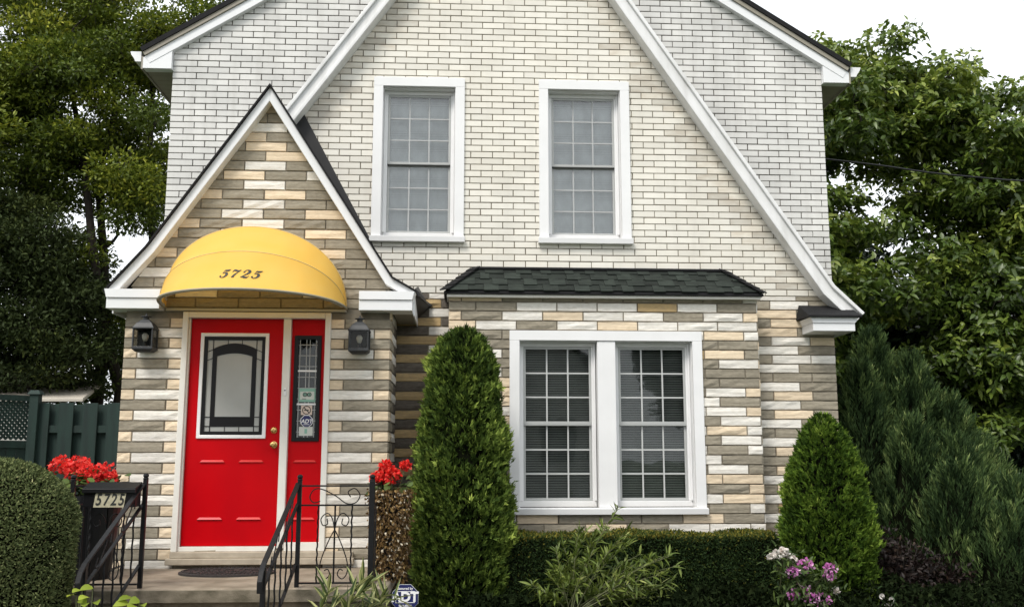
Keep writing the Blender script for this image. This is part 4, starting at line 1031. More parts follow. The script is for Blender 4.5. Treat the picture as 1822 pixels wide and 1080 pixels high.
for ci, ch in enumerate('5725'):
    nb = MB()
    for st_ in DIG[ch]:
        pts = bez(st_)
        L_, R2 = [], []
        for i, (x, y, wd) in enumerate(pts):
            a, b = pts[max(i - 1, 0)], pts[min(i + 1, len(pts) - 1)]; dx, dy = b[0] - a[0], (b[1] - a[1]); l = math.hypot(dx, dy) or 1
            px, py = -dy / l * wd / 2, dx / l * wd / 2
            for lst, sg in ((L_, 1), (R2, -1)):
                X_, Y_ = x + sg * px, y + sg * py; X_ += .22 * Y_ - .1
                lst.append(awn_surf(nx0 + (ci + X_ * .98) * cw, wz(Y_)))
        for i in range(len(pts) - 1): nb.add([L_[i], L_[i + 1], R2[i + 1], R2[i]], [(0, 1, 2, 3)])
        if len(st_) == 2 and abs(st_[0][0] - st_[1][0]) < .05:
            x, y, r_ = st_[0]; k = 14
            nb.add([awn_surf(nx0 + (ci + (x + r_ / 2 * math.cos(2 * PI * j / k) + .22 * (y + r_ / 2 * math.sin(2 * PI * j / k)) - .1) * .98) * cw, wz(y + r_ / 2 * math.sin(2 * PI * j / k))) for j in range(k)], [tuple(range(k))])
    nb.build('digit', 'print_dark', aw)

# ------------------------------------------------------------------ wall lanterns
def lantern(u, v0, label):
    x, zt = XZ(u, v0, -.08); zt -= 0; H = .335
    t = empty('wall_lantern', (x, 0, zt - H)); tag(t, label, 'lantern', 'lanterns beside the door')
    zb = zt - H; w0, w1 = .075, .098; y0, y1 = -.185, -.03; yc = (y0 + y1) / 2
    zl = zb + .045; zu = zb + .205
    def rg(w, dy, z): return [(x - w, yc - dy, z), (x + w, yc - dy, z), (x + w, yc + dy, z), (x - w, yc + dy, z)]
    MB().hull(rg(.066, .058, zb), rg(.09, .078, zb + .02)).hull(rg(.092, .08, zb + .0201), rg(.092, .08, zl)).build('base_tray', 'lantern', t, bevel=.003)
    for sx in (-1, 1):
        for sy in (-1, 1): MB().tube([(x + sx * .084, yc + sy * .072, zl), (x + sx * .084, yc + sy * .072, zu)], .009, 6).build('corner_post', 'lantern', t)
    for (a, b) in (((x - .078, yc - .073), (x + .078, yc - .0715)), ((x - .0855, yc - .066), (x - .084, yc + .066)), ((x + .084, yc - .066), (x + .0855, yc + .066))):
        MB().box(a[0], b[0], a[1], b[1], zl, zu).build('glass_pane', 'glass_lamp', t)
    MB().box(x - .085, x + .085, yc + .066, yc + .074, zl, zu).build('back_plate', 'lantern', t)
    MB().hull(rg(.098, .085, zu), rg(.098, .085, zu + .012)).hull(rg(.094, .08, zu + .0121), rg(.066, .055, zu + .058)).hull(rg(.066, .055, zu + .0581), rg(.032, .03, zu + .088)).build('roof', 'lantern', t, bevel=.003)
    MB().lathe((x, yc, zu + .085), [(.026, 0), (.026, .028), (.046, .030), (.046, .036), (.012, .042), (.006, .062)], 14).build('chimney', 'lantern', t)
    MB().lathe((x, yc, zl), [(.018, 0), (.018, .045), (.014, .05)], 12).build('socket', 'lantern', t)
    MB().lathe((x, yc, zl + .05), [(.012, 0), (.022, .02), (.03, .045), (.028, .062), (.014, .078)], 14).build('bulb', 'bulb', t, smooth=True)
    MB().box(x - .045, x + .045, y1 - .001, -.012, zb + .06, zb + .26).build('wall_plate', 'lantern', t)
lantern(262.5, 562, 'black carriage lantern on the wall to the left of the red door')
lantern(641, 566, 'black carriage lantern on the wall to the right of the sidelight')

# ------------------------------------------------------------------ stoop, mat, railings, mailbox
SZ = -.186; SF = -1.40
stoop = empty('stoop', (-.68, SF, -.8)); tag(stoop, 'weathered concrete stoop with steps in front of the red door', 'stoop')
MB().box(-1.95, .62, SF, -.004, SZ - .10, SZ).build('landing_slab', 'concrete', stoop, bevel=.012)
MB().box(-1.9, .57, SF + .05, -.006, -.8, SZ - .101).build('landing_body', 'concrete_dark', stoop)
for i in range(3):
    z = SZ - .18 * (i + 1); MB().box(-1.28, -.02, SF - .32 * (i + 1), SF + .049 if i == 0 else SF - .32 * i - .0, z - (.179 if i < 2 else .25), z).build('step', 'concrete', stoop, bevel=.01)
MB().box(-1.945, .615, SF - .007, SF - .0005, SZ - .098, SZ - .010).build('landing_edge', 'concrete_dark', stoop, bevel=.002)
mt = MB(); mc = (-.79, -.44); ring_ = []
for k, (s, z) in enumerate(((1, .002), (1, .018), (.97, .022), (.86, .022), (.84, .018))):
    ring_.append([(mc[0] + .40 * s * math.cos(2 * PI * i / 48), mc[1] + .27 * s * math.sin(2 * PI * i / 48), SZ + z) for i in range(48)])
for a, b in zip(ring_, ring_[1:]): mt.add(a + b, [(i, (i + 1) % 48, (i + 1) % 48 + 48, i + 48) for i in range(48)])
mt.add(ring_[-1], [tuple(range(48))])
o = mt.build('doormat', 'mat'); tag(o, 'dark oval rubber doormat on the stoop before the door', 'doormat')
mb = MB()
for i in range(60):
    a = 2 * PI * i / 60; mb.tube([(mc[0] + .365 * math.cos(a), mc[1] + .245 * math.sin(a), SZ + .018), (mc[0] + .365 * math.cos(a), mc[1] + .245 * math.sin(a), SZ + .030)], .013, 6)
for i in range(300):
    a, q = random.random() * 2 * PI, math.sqrt(random.random()) * .82
    mb.tube([(mc[0] + .38 * q * math.cos(a), mc[1] + .26 * q * math.sin(a), SZ + .015), (mc[0] + .38 * q * math.cos(a), mc[1] + .26 * q * math.sin(a), SZ + .024)], .006, 5)
mb.build('raised_studs', 'mat', o)['kind'] = 'stuff'

def scroll(c, r0, r1, a0, turns, y, n=26):
    return [(c[0] + (r0 + (r1 - r0) * i / n) * math.cos(a0 + turns * 2 * PI * i / n), y, c[1] + (r0 + (r1 - r0) * i / n) * math.sin(a0 + turns * 2 * PI * i / n)) for i in range(n + 1)]
RH = .79
def post(parent, x, y, z0, z1, w=.032):
    MB().box(x - w / 2, x + w / 2, y - w / 2, y + w / 2, z0, z1).build('post', 'iron', parent, bevel=.003)
    MB().lathe((x, y, z1), [(.020, 0), (.021, .008), (.015, .014), (.022, .026), (.020, .038), (.008, .046)], 12).build('finial', 'iron', parent)
def panel(parent, x0, x1, y, z0, scrolls=True):
    zt = z0 + RH - .04; zm = zt - .145; zb = z0 + .03
    for z in (zt, zm, zb): MB().box(x0, x1, y - .012, y + .012, z - .006, z + .006).build('rail', 'iron', parent)
    n = 3; w = (x1 - x0) / (n + 1)
    for i in range(n):
        x = x0 + w * (i + 1)
        if i == 1:
            MB().tube([(x, y, zb), (x, y, zm)], .007, 6).build('baluster', 'iron', parent)
            if scrolls:
                zc = zb + .09
                for s in (-1, 1):
                    hm = [(x, y, zm - .18), (x + s * .05, y, zm - .28), (x + s * .10, y, zm - .42), (x + s * .10, y, zb + .07), (x + s * .065, y, zb + .03), (x + s * .03, y, zb + .06), (x + s * .045, y, zb + .10), (x + s * .07, y, zb + .09)]
                    MB().tube([Vector(q) for q in _smooth(hm)], .0045, 5).build('scroll', 'iron', parent)
                    hm = [(x, y, zm - .19), (x + s * .02, y, zm - .10), (x + s * .06, y, zm - .06), (x + s * .105, y, zm - .10), (x + s * .09, y, zm - .15), (x + s * .055, y, zm - .14), (x + s * .06, y, zm - .10)]
                    MB().tube([Vector(q) for q in _smooth(hm)], .0045, 5).build('scroll', 'iron', parent)
        else:
            pts = [(x + .0025 * math.cos(k * 1.3), y + .0025 * math.sin(k * 1.3), zb + (zm - zb) * k / 40) for k in range(41)]
            MB().tube(pts, .0068, 5).build('baluster', 'iron', parent)
    # S scroll in the top band
    a = [(x0 + .14, y, zm + .03), (x0 + .09, y, zm + .02), (x0 + .06, y, zm + .06), (x0 + .09, y, zm + .115), (x0 + .15, y, zm + .12), (x0 + (x1 - x0) * .5, y, zm + .07), (x1 - .17, y, zm + .012), (x1 - .10, y, zm + .02), (x1 - .07, y, zm + .075), (x1 - .11, y, zm + .125), (x1 - .16, y, zm + .10), (x1 - .14, y, zm + .06)]
    MB().tube([Vector(q) for q in _smooth(a)], .0045, 5).build('scroll', 'iron', parent)
def _smooth(pts, n=6):
    out = []; P = [pts[0]] + list(pts) + [pts[-1]]
    for i in range(1, len(P) - 2):
        for k in range(n):
            t = k / n; out.append(tuple(.5 * (2 * P[i][c] + (P[i + 1][c] - P[i - 1][c]) * t + (2 * P[i - 1][c] - 5 * P[i][c] + 4 * P[i + 1][c] - P[i + 2][c]) * t * t + (3 * P[i][c] - P[i - 1][c] - 3 * P[i + 1][c] + P[i + 2][c]) * t ** 3) for c in range(3)))
    return out + [pts[-1]]
def stair_rail(parent, x, xl):
    """sloping rail from the landing post down the steps towards the street"""
    y0, y1 = -1.345, -2.26; top = SZ + RH - .02; drop = .50
    A, B = Vector((x, y0, top)), Vector((xl, y1, top - drop))
    rl = MB(); pts = [A, A.lerp(B, .5), B, B + Vector((-.004, -.05, -.045)), B + Vector((-.008, -.075, -.11)), B + Vector((-.008, -.07, -.18))]
    for p, q in zip(pts, pts[1:]): rl.bar(p, q + (q - p).normalized() * .004, .036, .014)
    rl.build('handrail', 'iron', parent, bevel=.003)
    for dz in (-.155, -.60):
        MB().bar(A + Vector((0, 0, dz)), B + Vector((0, 0, dz)), .024, .012).build('rail', 'iron', parent)
    n = 6
    for i in range(1, n):
        p = A.lerp(B, i / n); MB().tube([p + Vector((.002 * math.cos(k), .002 * math.sin(k), -.155 - .445 * k / 20)) for k in range(21)], .0068, 5).build('baluster', 'iron', parent)
    for i in range(2):
        p = A.lerp(B, .27 + .42 * i); q = Vector((0, B.y - A.y, B.z - A.z)).normalized()
        S_ = [p + q * a + Vector((0, 0, -.02 + b)) for a, b in ((-.13, -.09), (-.16, -.04), (-.11, -.015), (-.05, -.05), (.05, -.09), (.11, -.12), (.16, -.09), (.12, -.05))]
        MB().tube([Vector(v) for v in _smooth([tuple(s) for s in S_])], .0045, 5).build('scroll', 'iron', parent)
    MB().box(xl - .016, xl + .016, y1 - .016, y1 + .016, SZ - .56, top - drop - .008).build('post', 'iron', parent)
rr = empty('iron_railing', (.2, -1.35, SZ)); tag(rr, 'black wrought iron railing with scrolls below the sidelight, right of the steps', 'railing', 'iron railings')
post(rr, -.063, -1.345, SZ, SZ + RH); post(rr, .489, -1.345, SZ, SZ + RH, .042); post(rr, .522, -.70, SZ, SZ + RH)
panel(rr, -.045, .466, -1.345, SZ)
for z in (.75, .605, .03): MB().bar((.489, -1.32, SZ + z), (.52, -.02, SZ + z), .02, .012).build('rail', 'iron', rr)
for i in range(9):
    y = -1.2 + i * .125
    if abs(y + .70) > .03: MB().tube([(.492 + .03 * (y + 1.32) / 1.3, y, SZ + .03), (.492 + .03 * (y + 1.32) / 1.3, y, SZ + .605)], .0068, 5).build('baluster', 'iron', rr)
stair_rail(rr, -.075, -.135)
rl_ = empty('iron_railing', (-1.4, -1.35, SZ)); tag(rl_, 'black wrought iron railing behind the mailbox, left of the steps', 'railing', 'iron railings')
post(rl_, -1.223, -1.345, SZ, SZ + RH + .01); post(rl_, -1.76, -1.345, SZ, SZ + RH)
panel(rl_, -1.74, -1.243, -1.345, SZ)
for z in (.75, .605, .03): MB().bar((-1.76, -1.32, SZ + z), (-1.79, -.02, SZ + z), .02, .012).build('rail', 'iron', rl_)
for i in range(9):
    y = -1.2 + i * .125
    MB().tube([(-1.765 - .03 * (y + 1.32) / 1.3, y, SZ + .03), (-1.765 - .03 * (y + 1.32) / 1.3, y, SZ + .605)], .0068, 5).build('baluster', 'iron', rl_)
stair_rail(rl_, -1.235, -1.30)
# mailbox hung on the left railing
mx0, mz1 = XZ(148, 858, -1.52); mx1, mz0 = XZ(238, 902, -1.52)
mbx = empty('mailbox', ((mx0 + mx1) / 2, -1.45, mz0)); tag(mbx, 'black mailbox with 5725 on a brass plate, hung on the railing', 'mailbox')
MB().hull([(mx0, -1.37, mz0), (mx1, -1.37, mz0), (mx1, -1.37, mz1 - .01), (mx0, -1.37, mz1 - .01)], [(mx0, -1.50, mz0), (mx1, -1.50, mz0), (mx1, -1.50, mz1 - .055), (mx0, -1.50, mz1 - .055)]).build('body', 'black', mbx, bevel=.004)
MB().hull([(mx0 - .006, -1.37, mz1 - .008), (mx1 + .006, -1.37, mz1 - .008), (mx1 + .006, -1.37, mz1), (mx0 - .006, -1.37, mz1)], [(mx0 - .006, -1.512, mz1 - .052), (mx1 + .006, -1.512, mz1 - .052), (mx1 + .006, -1.516, mz1 - .042), (mx0 - .006, -1.516, mz1 - .042)]).build('lid', 'black', mbx, bevel=.002)
MB().box(mx0 - .006, mx1 + .006, -1.522, -1.508, mz1 - .078, mz1 - .045).build('lid_lip', 'black', mbx, bevel=.004)
pc = XZ(194.5, 889.5, -1.51); pl = MB().prism([(pc[0] - .115, pc[1] - .052), (pc[0] + .105, pc[1] - .052), (pc[0] + .118, pc[1] + .052), (pc[0] - .102, pc[1] + .052)], -1.508, -1.5008).build('number_plate', 'number_plate', mbx)
for i, ch in enumerate('5725'): text_obj(ch, .118, (pc[0] - .081 + i * .055, -1.5095, pc[1]), 'print_dark', pl, shear=.2, bold=.0022, sx=.74)
MB().tube([(pc[0] + .0, -1.506, pc[1] + .073), (pc[0], -1.499, pc[1] + .073)], .006, 10).build('rivet', 'sash', mbx)

# ------------------------------------------------------------------ foliage
def envelope_shrub(name, label, cat, c, prof, mleaf, nspray, L, W, lean=.35, sq=1, inset=.80, blades=8, group=None, up=.9, core='core', rad_jit=.10, lump=.10, lumps=9, seed=1, tb=.5):
    """evergreen made of flat fan sprays on a turned envelope; prof = (height, radius)"""
    global rng
    rng = np.random.default_rng(seed)
    sh = empty(name, c); tag(sh, label, cat, group)
    hs = np.array([p[0] for p in prof]); rs = np.array([p[1] for p in prof])
    # lumps
    lp = np.stack([rng.uniform(0, 2 * PI, lumps * 20), rng.uniform(hs[0], hs[-1], lumps * 20)], 1); la = rng.uniform(-1, 1, lumps * 20)
    def rad(h, a):
        r = np.interp(h, hs, rs); d = 0
        for (aa_, hh), s in zip(lp, la):
            da = np.angle(np.exp(1j * (a - aa_))) * np.maximum(r, .05); d = d + s * np.exp(-(da ** 2 + (h - hh) ** 2) / (2 * .062 ** 2))
        return r * (1 + lump * np.clip(d, -1.8, 1.5)), d
    w = np.interp(np.linspace(hs[0], hs[-1], 200), hs, rs) + .05; cdf = np.cumsum(w) / w.sum()
    h = np.interp(rng.random(nspray), cdf, np.linspace(hs[0], hs[-1], 200)); a = rng.uniform(0, 2 * PI, nspray)
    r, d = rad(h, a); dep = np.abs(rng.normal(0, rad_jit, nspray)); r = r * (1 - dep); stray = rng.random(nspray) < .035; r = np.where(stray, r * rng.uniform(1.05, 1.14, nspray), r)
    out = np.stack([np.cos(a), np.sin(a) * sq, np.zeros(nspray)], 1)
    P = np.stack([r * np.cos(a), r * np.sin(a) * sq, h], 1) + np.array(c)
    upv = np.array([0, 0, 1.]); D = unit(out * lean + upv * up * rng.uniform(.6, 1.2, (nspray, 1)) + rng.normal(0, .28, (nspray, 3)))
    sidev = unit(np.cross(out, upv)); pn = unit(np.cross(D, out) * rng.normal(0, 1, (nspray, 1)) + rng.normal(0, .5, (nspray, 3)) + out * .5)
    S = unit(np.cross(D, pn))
    ty = np.clip(tb + .25 * np.clip(d, -1.6, 1.6) + rng.normal(0, .13, nspray) - dep * 1.5, 0, 1)  # gaps and deeper sprays darker: shade between clumps put into the tint
    lv = Leaves(); sc = rng.uniform(.7, 1.25, (nspray, 1))
    for k in range(blades):
        s = (k - (blades - 1) / 2) / (blades / 2); root = P + D * L * .75 * (k % 4) / 4 * sc
        dd = unit(D * (1 - .35 * abs(s)) + S * s * .95 + rng.normal(0, .12, (nspray, 3)))
        lv.simple(root, dd, pn + rng.normal(0, .25, (nspray, 3)), L * sc[:, 0] * (1 - .4 * abs(s)), W * sc[:, 0], np.clip(ty + rng.normal(0, .08, nspray) + .1 * (1 - abs(s)), 0, 1))
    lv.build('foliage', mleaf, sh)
    # added solid core blocks the view through; inner shade is its colour
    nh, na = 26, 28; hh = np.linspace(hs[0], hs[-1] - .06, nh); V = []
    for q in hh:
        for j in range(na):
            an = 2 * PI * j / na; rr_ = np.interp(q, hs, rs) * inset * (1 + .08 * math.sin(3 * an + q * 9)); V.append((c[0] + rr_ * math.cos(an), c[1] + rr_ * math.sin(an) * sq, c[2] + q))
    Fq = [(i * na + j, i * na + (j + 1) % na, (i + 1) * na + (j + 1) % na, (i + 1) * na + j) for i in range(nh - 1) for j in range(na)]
    fast_mesh('shade_core', V, Fq, core, sh, tint=np.full(len(Fq), .1))
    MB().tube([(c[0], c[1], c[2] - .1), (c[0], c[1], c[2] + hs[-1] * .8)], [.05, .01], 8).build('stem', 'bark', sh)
    return sh
# tall cedar before the bay
cz_ = -.56
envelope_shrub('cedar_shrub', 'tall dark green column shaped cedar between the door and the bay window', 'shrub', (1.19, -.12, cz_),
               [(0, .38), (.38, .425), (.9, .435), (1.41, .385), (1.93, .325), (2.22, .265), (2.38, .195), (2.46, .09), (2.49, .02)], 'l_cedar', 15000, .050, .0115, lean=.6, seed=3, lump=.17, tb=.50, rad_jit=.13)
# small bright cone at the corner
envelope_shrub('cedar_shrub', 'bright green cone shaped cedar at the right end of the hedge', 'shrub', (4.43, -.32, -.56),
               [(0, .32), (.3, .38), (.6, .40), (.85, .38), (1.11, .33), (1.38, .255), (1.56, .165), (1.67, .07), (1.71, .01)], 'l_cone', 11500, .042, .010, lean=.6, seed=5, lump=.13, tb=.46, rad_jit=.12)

def juniper():
    r = np.random.default_rng(21); t = empty('juniper', (6.1, 1.5, -.5)); tag(t, 'broad dark juniper with upright feathery sprays right of the house', 'juniper')
    lv = Leaves(); core = MB()
    # several leaning leaders that merge into one slanting mass
    leaders = [((5.72, 1.5, -.5), 2.56, .50), ((5.45, 1.2, -.5), 2.15, .42), ((6.05, 1.3, -.5), 2.25, .52), ((6.4, 1.2, -.5), 1.80, .55), ((6.75, 1.3, -.5), 1.35, .52), ((7.05, 1.2, -.5), .95, .45), ((6.2, .75, -.5), 1.35, .55), ((5.75, .75, -.5), 1.55, .42), ((6.75, .8, -.5), .85, .5), ((5.95, .25, -.5), 1.1, .46), ((6.45, .2, -.5), .95, .48), ((6.9, .35, -.5), .8, .42), ((6.2, -.15, -.5), .7, .42), ((6.65, -.1, -.5), .6, .40)]
    for li, (c, H, R0) in enumerate(leaders):
        n = int(1000 * H * R0 / .5)
        h = H * r.random(n) ** .85; a = r.uniform(0, 2 * PI, n)
        tuft = np.sin(a * 4 + 3 * np.sin(h * 4 + li)) * np.sin(h * 9 + a * 2 + li); rad = R0 * np.clip(1 - (h / H) ** 1.5, .03, 1) ** .75 * (1 + .34 * tuft) * (1 - np.abs(r.normal(0, .10, n)))
        out = np.stack([np.cos(a), np.sin(a), 0 * a], 1); P = np.array(c) + out * rad[:, None] + np.array([0, 0, 1.]) * h[:, None]
        D = unit(out * .38 + np.array([.06, 0, 1.]) + r.normal(0, .15, (n, 3)))
        ty = np.clip(.40 + .40 * tuft + r.normal(0, .12, n), 0, 1); sc = r.uniform(.7, 1.3, n)  # hollows between tufts darkened, their shade put into the leaf tint
        for k in range(11):
            s = k / 11; side = unit(np.cross(D, r.normal(size=(n, 3))))
            root = P + D * (.18 * s * sc)[:, None]; dd = unit(D + side * (.55 - .3 * s))
            lv.simple(root, dd, r.normal(size=(n, 3)), (.075 - .03 * s) * sc, .010 * sc, np.clip(ty + (s - .5) * .25 + r.normal(0, .06, n), 0, 1))
        prof = [(R0 * .70, .0), (R0 * .68, H * .25), (R0 * .54, H * .5), (R0 * .32, H * .75), (R0 * .08, H * .93)]
        core.lathe(c, prof, 12)
    lv.build('foliage', 'l_juniper', t); core.build('shade_core', 'core', t)  # core: added dark solids that close the gaps between sprays
    MB().tube([(5.9, 1.3, -.6), (5.8, 1.4, 1.2)], [.07, .02], 8).build('stem', 'bark', t)
juniper()

def clipped(name, label, cat, surf, mleaf, n, L, core_fn, seed, top_bright=None):
    global rng
    rng = np.random.default_rng(seed)
    P, Nn, c = surf(n); sh = empty(name, c); tag(sh, label, cat)
    lv = Leaves(); D = unit(Nn * .7 + rdir(n) * .9 + np.array([0, 0, .25]))
    ty = np.clip(rng.normal(.48, .17, n), 0, 1)
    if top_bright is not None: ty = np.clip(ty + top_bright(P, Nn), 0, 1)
    lv.simple(P - Nn * rng.uniform(0, .03, (n, 1)), D, unit(Nn + rdir(n) * .7), L * rng.uniform(.7, 1.3, n), L * .42 * rng.uniform(.8, 1.2, n), ty)
    lv.build('foliage', mleaf, sh); core_fn(sh)
    return sh
def bush_surf(n):
    c = np.array([-1.985, -2.05, -.80]); H, R_ = 1.565, .505
    u = rng.random(n * 2) * 1.35; a = rng.uniform(0, 2 * PI, n * 2)
    z = np.where(u < 1, (u) * (H - .42), 0); P = []; Nn = []
    # vertical sides with a domed top
    th = rng.random(n * 2) ** .6 * PI / 2
    side = u < .97
    zz = np.where(side, rng.random(n * 2) * (H - .44), H - .44 + .44 * np.cos(th)); rr_ = np.where(side, R_ * (.90 + .10 * np.sin(np.clip(zz / (H - .44), 0, 1) * PI / 2)), R_ * np.sin(th))
    w = 1 + .025 * np.sin(a * 4 + zz * 6) + .02 * np.sin(a * 7 - zz * 11)
    P = c + np.stack([rr_ * np.cos(a) * w, rr_ * np.sin(a) * w, zz], 1)
    Nn = np.where(side[:, None], np.stack([np.cos(a), np.sin(a), 0 * a + .05], 1), np.stack([np.sin(th) * np.cos(a) / R_, np.sin(th) * np.sin(a) / R_, np.cos(th) / .44], 1))
    k = rng.permutation(n * 2)[:n]; return P[k], unit(Nn[k]), tuple(c)
def bush_core(sh):
    c = (-1.985, -2.05, -.80); prof = [(.44, 0), (.475, .6), (.478, 1.11)] + [(.478 * math.sin(t), 1.11 + .415 * math.cos(t)) for t in [PI / 2 * (1 - k / 8) for k in range(1, 9)]]
    MB().lathe(c, [(max(r_, .005), z) for r_, z in prof], 32).build('shade_core', 'core', sh)  # added dark solid under the leaves, coloured as inner shade
    MB().tube([(c[0], c[1], -.9), (c[0], c[1], 0)], .04, 8).build('stem', 'bark', sh)
clipped('clipped_bush', 'large clipped round topped bush beside the steps and mailbox', 'bush', bush_surf, 'l_box', 62000, .025, bush_core, 31)
HX0, HX1, HY0, HY1, HZ = 1.45, 3.99, -.32, .36, .085
def hedge_surf(n):
    k = rng.random(n); P = np.zeros((n, 3)); Nn = np.zeros((n, 3)); x = rng.uniform(HX0, HX1, n); y = rng.uniform(HY0, HY1, n); z = rng.uniform(-.5, HZ, n)
    top = k < .42; fr = (k >= .42) & (k < .9); ri = k >= .9
    wob = .014 * np.sin(x * 5.1) + .012 * np.sin(x * 11.7 + y * 6)
    P[top] = np.stack([x, y, HZ + wob + rng.normal(0, .008, n)], 1)[top]; Nn[top] = (0, 0, 1)
    P[fr] = np.stack([x, HY0 + wob + rng.normal(0, .01, n), z], 1)[fr]; Nn[fr] = (0, -1, 0)
    P[ri] = np.stack([HX1 + wob, y, z], 1)[ri]; Nn[ri] = (1, 0, 0)
    return P, Nn, ((HX0 + HX1) / 2, 0, -.5)
def hedge_core(sh): MB().box(HX0 + .02, HX1 - .025, HY0 + .03, HY1 - .02, -.55, HZ - .03).build('shade_core', 'core', sh)  # added dark block inside the leaf skin, coloured as shade
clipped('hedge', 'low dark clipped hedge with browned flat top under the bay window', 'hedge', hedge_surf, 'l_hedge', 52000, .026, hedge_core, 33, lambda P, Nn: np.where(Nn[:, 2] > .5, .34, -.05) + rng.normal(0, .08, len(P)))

def twig_shrub(name, label, cat, base, tips, mleaf, per, L, W, seed, stem_r=.006, whorl=10, droop=.25, group=None, stripe=None, mstem='stem', cover=.55):
    """stems from a base to given tips, each clothed with narrow leaves towards its end"""
    r = np.random.default_rng(seed); sh = empty(name, base); tag(sh, label, cat, group); st = MB(); lv = Leaves()
    for tp in tips:
        b = np.array(base) + r.normal(0, .05, 3) * [1, 1, 0]; t = np.array(tp); mid = (b + t) / 2 + np.array([(t[0] - b[0]) * -.18, 0, .10])
        pts = [(1 - s) ** 2 * b + 2 * s * (1 - s) * mid + s * s * t for s in np.linspace(0, 1, 8)]
        st.tube([tuple(p) for p in pts], [stem_r * (1 - .6 * i / 7) for i in range(8)], 5)
        for q in range(per):
            s = 1 - cover * (q / per) ** 1.1; i = min(int(s * 7), 6); p = pts[i] + (pts[i + 1] - pts[i]) * (s * 7 - i); ax = unit(pts[i + 1] - pts[i])
            d = unit(ax * r.uniform(.35, .9) + unit(r.normal(size=3)) * .8 + np.array([0, 0, .15]))
            lv.blade(p[None], d[None], (np.array([0, 0, 1.]) + r.normal(0, .4, 3))[None], L * r.uniform(.6, 1.2), W * r.uniform(.8, 1.2), np.clip(r.normal(.5, .2), 0, 1), droop=droop * r.uniform(.2, 1.6), prof=(.3, 1, .75, .05), stripe=stripe)
    st.build('stems', mstem, sh); lv.build('leaves', mleaf, sh)
    return sh
R8 = np.random.default_rng(77)
def tip(u, v, Y): return tuple(PY(u, v, Y))
ol = [(945, 1040), (1000, 965), (985, 1010), (1030, 940), (1050, 990), (1010, 1035), (1075, 935), (1100, 905), (1110, 960), (1140, 985), (1150, 1000), (1195, 985), (1210, 1005), (1200, 1045), (1130, 1040), (1080, 1050), (1045, 1050), (975, 1062), (1160, 1062), (1060, 1015), (1185, 1020), (1025, 1000)]
twig_shrub('oleander_shrub', 'loose light green shrub with narrow leaves in front of the hedge', 'shrub', (2.05, -1.0, ground_z(-1.0)), [tip(u, v, -1.0 + R8.uniform(-.22, .22)) for u, v in ol + [(u_ + R8.uniform(-22, 22), v_ + R8.uniform(0, 40)) for u_, v_ in ol]], 'l_willow', 40, .105, .018, 41)
vg = [(585, 1028), (600, 1050), (570, 1062), (632, 1040), (645, 1010), (655, 1018), (620, 1070), (690, 1035), (675, 1050), (660, 1060), (640, 1065), (705, 1042)]
twig_shrub('striped_leaf_plant', 'cream and green striped leaf plant in front of the stoop', 'plant', (.18, -1.95, ground_z(-1.95)), [tip(u, v + 22, -1.95 + R8.uniform(-.12, .12)) for u, v in vg], 'l_varieg', 11, .20, .030, 43, stripe=.35, cover=.22, droop=.3)
def lime_plant(name, label, pts, seed):
    r = np.random.default_rng(seed); c = PY(*pts[0]); t = empty(name, (c.x, c.y, ground_z(c.y))); tag(t, label, 'plant', 'lime green plants beside the left handrail'); lv = Leaves(); st = MB()
    for (u, v, Y) in pts:
        p = np.array(PY(u, v, Y)); b = np.array([c.x, c.y, ground_z(c.y)]); d = unit(np.array([r.normal(0, .6), -.8, .25]))
        st.tube([tuple(b), tuple((b + p) / 2 + r.normal(0, .02, 3)), tuple(p)], .005, 5)
        lv.blade(p[None], d[None], np.array([[r.normal(0, .3), -.5, 1.]]), r.uniform(.08, .13), r.uniform(.05, .075), r.uniform(.2, .9), droop=.5, prof=(.3, .95, 1, .7, .05), fold=.1)
    st.build('stems', 'stem', t); lv.build('leaves', 'l_hosta', t)
lime_plant('lime_leaf_plant', 'lime green leafy plant between the round bush and the left handrail', [(146, 1050, -2.35), (158, 1062, -2.4), (140, 1068, -2.4), (165, 1045, -2.3), (152, 1075, -2.45), (170, 1070, -2.35), (135, 1058, -2.3)], 51)
lime_plant('lime_leaf_plant', 'lime green leafy plant at the foot of the steps inside the left handrail', [(235, 1063, -2.1), (248, 1068, -2.15), (228, 1072, -2.15), (242, 1078, -2.2), (252, 1075, -2.1)], 52)

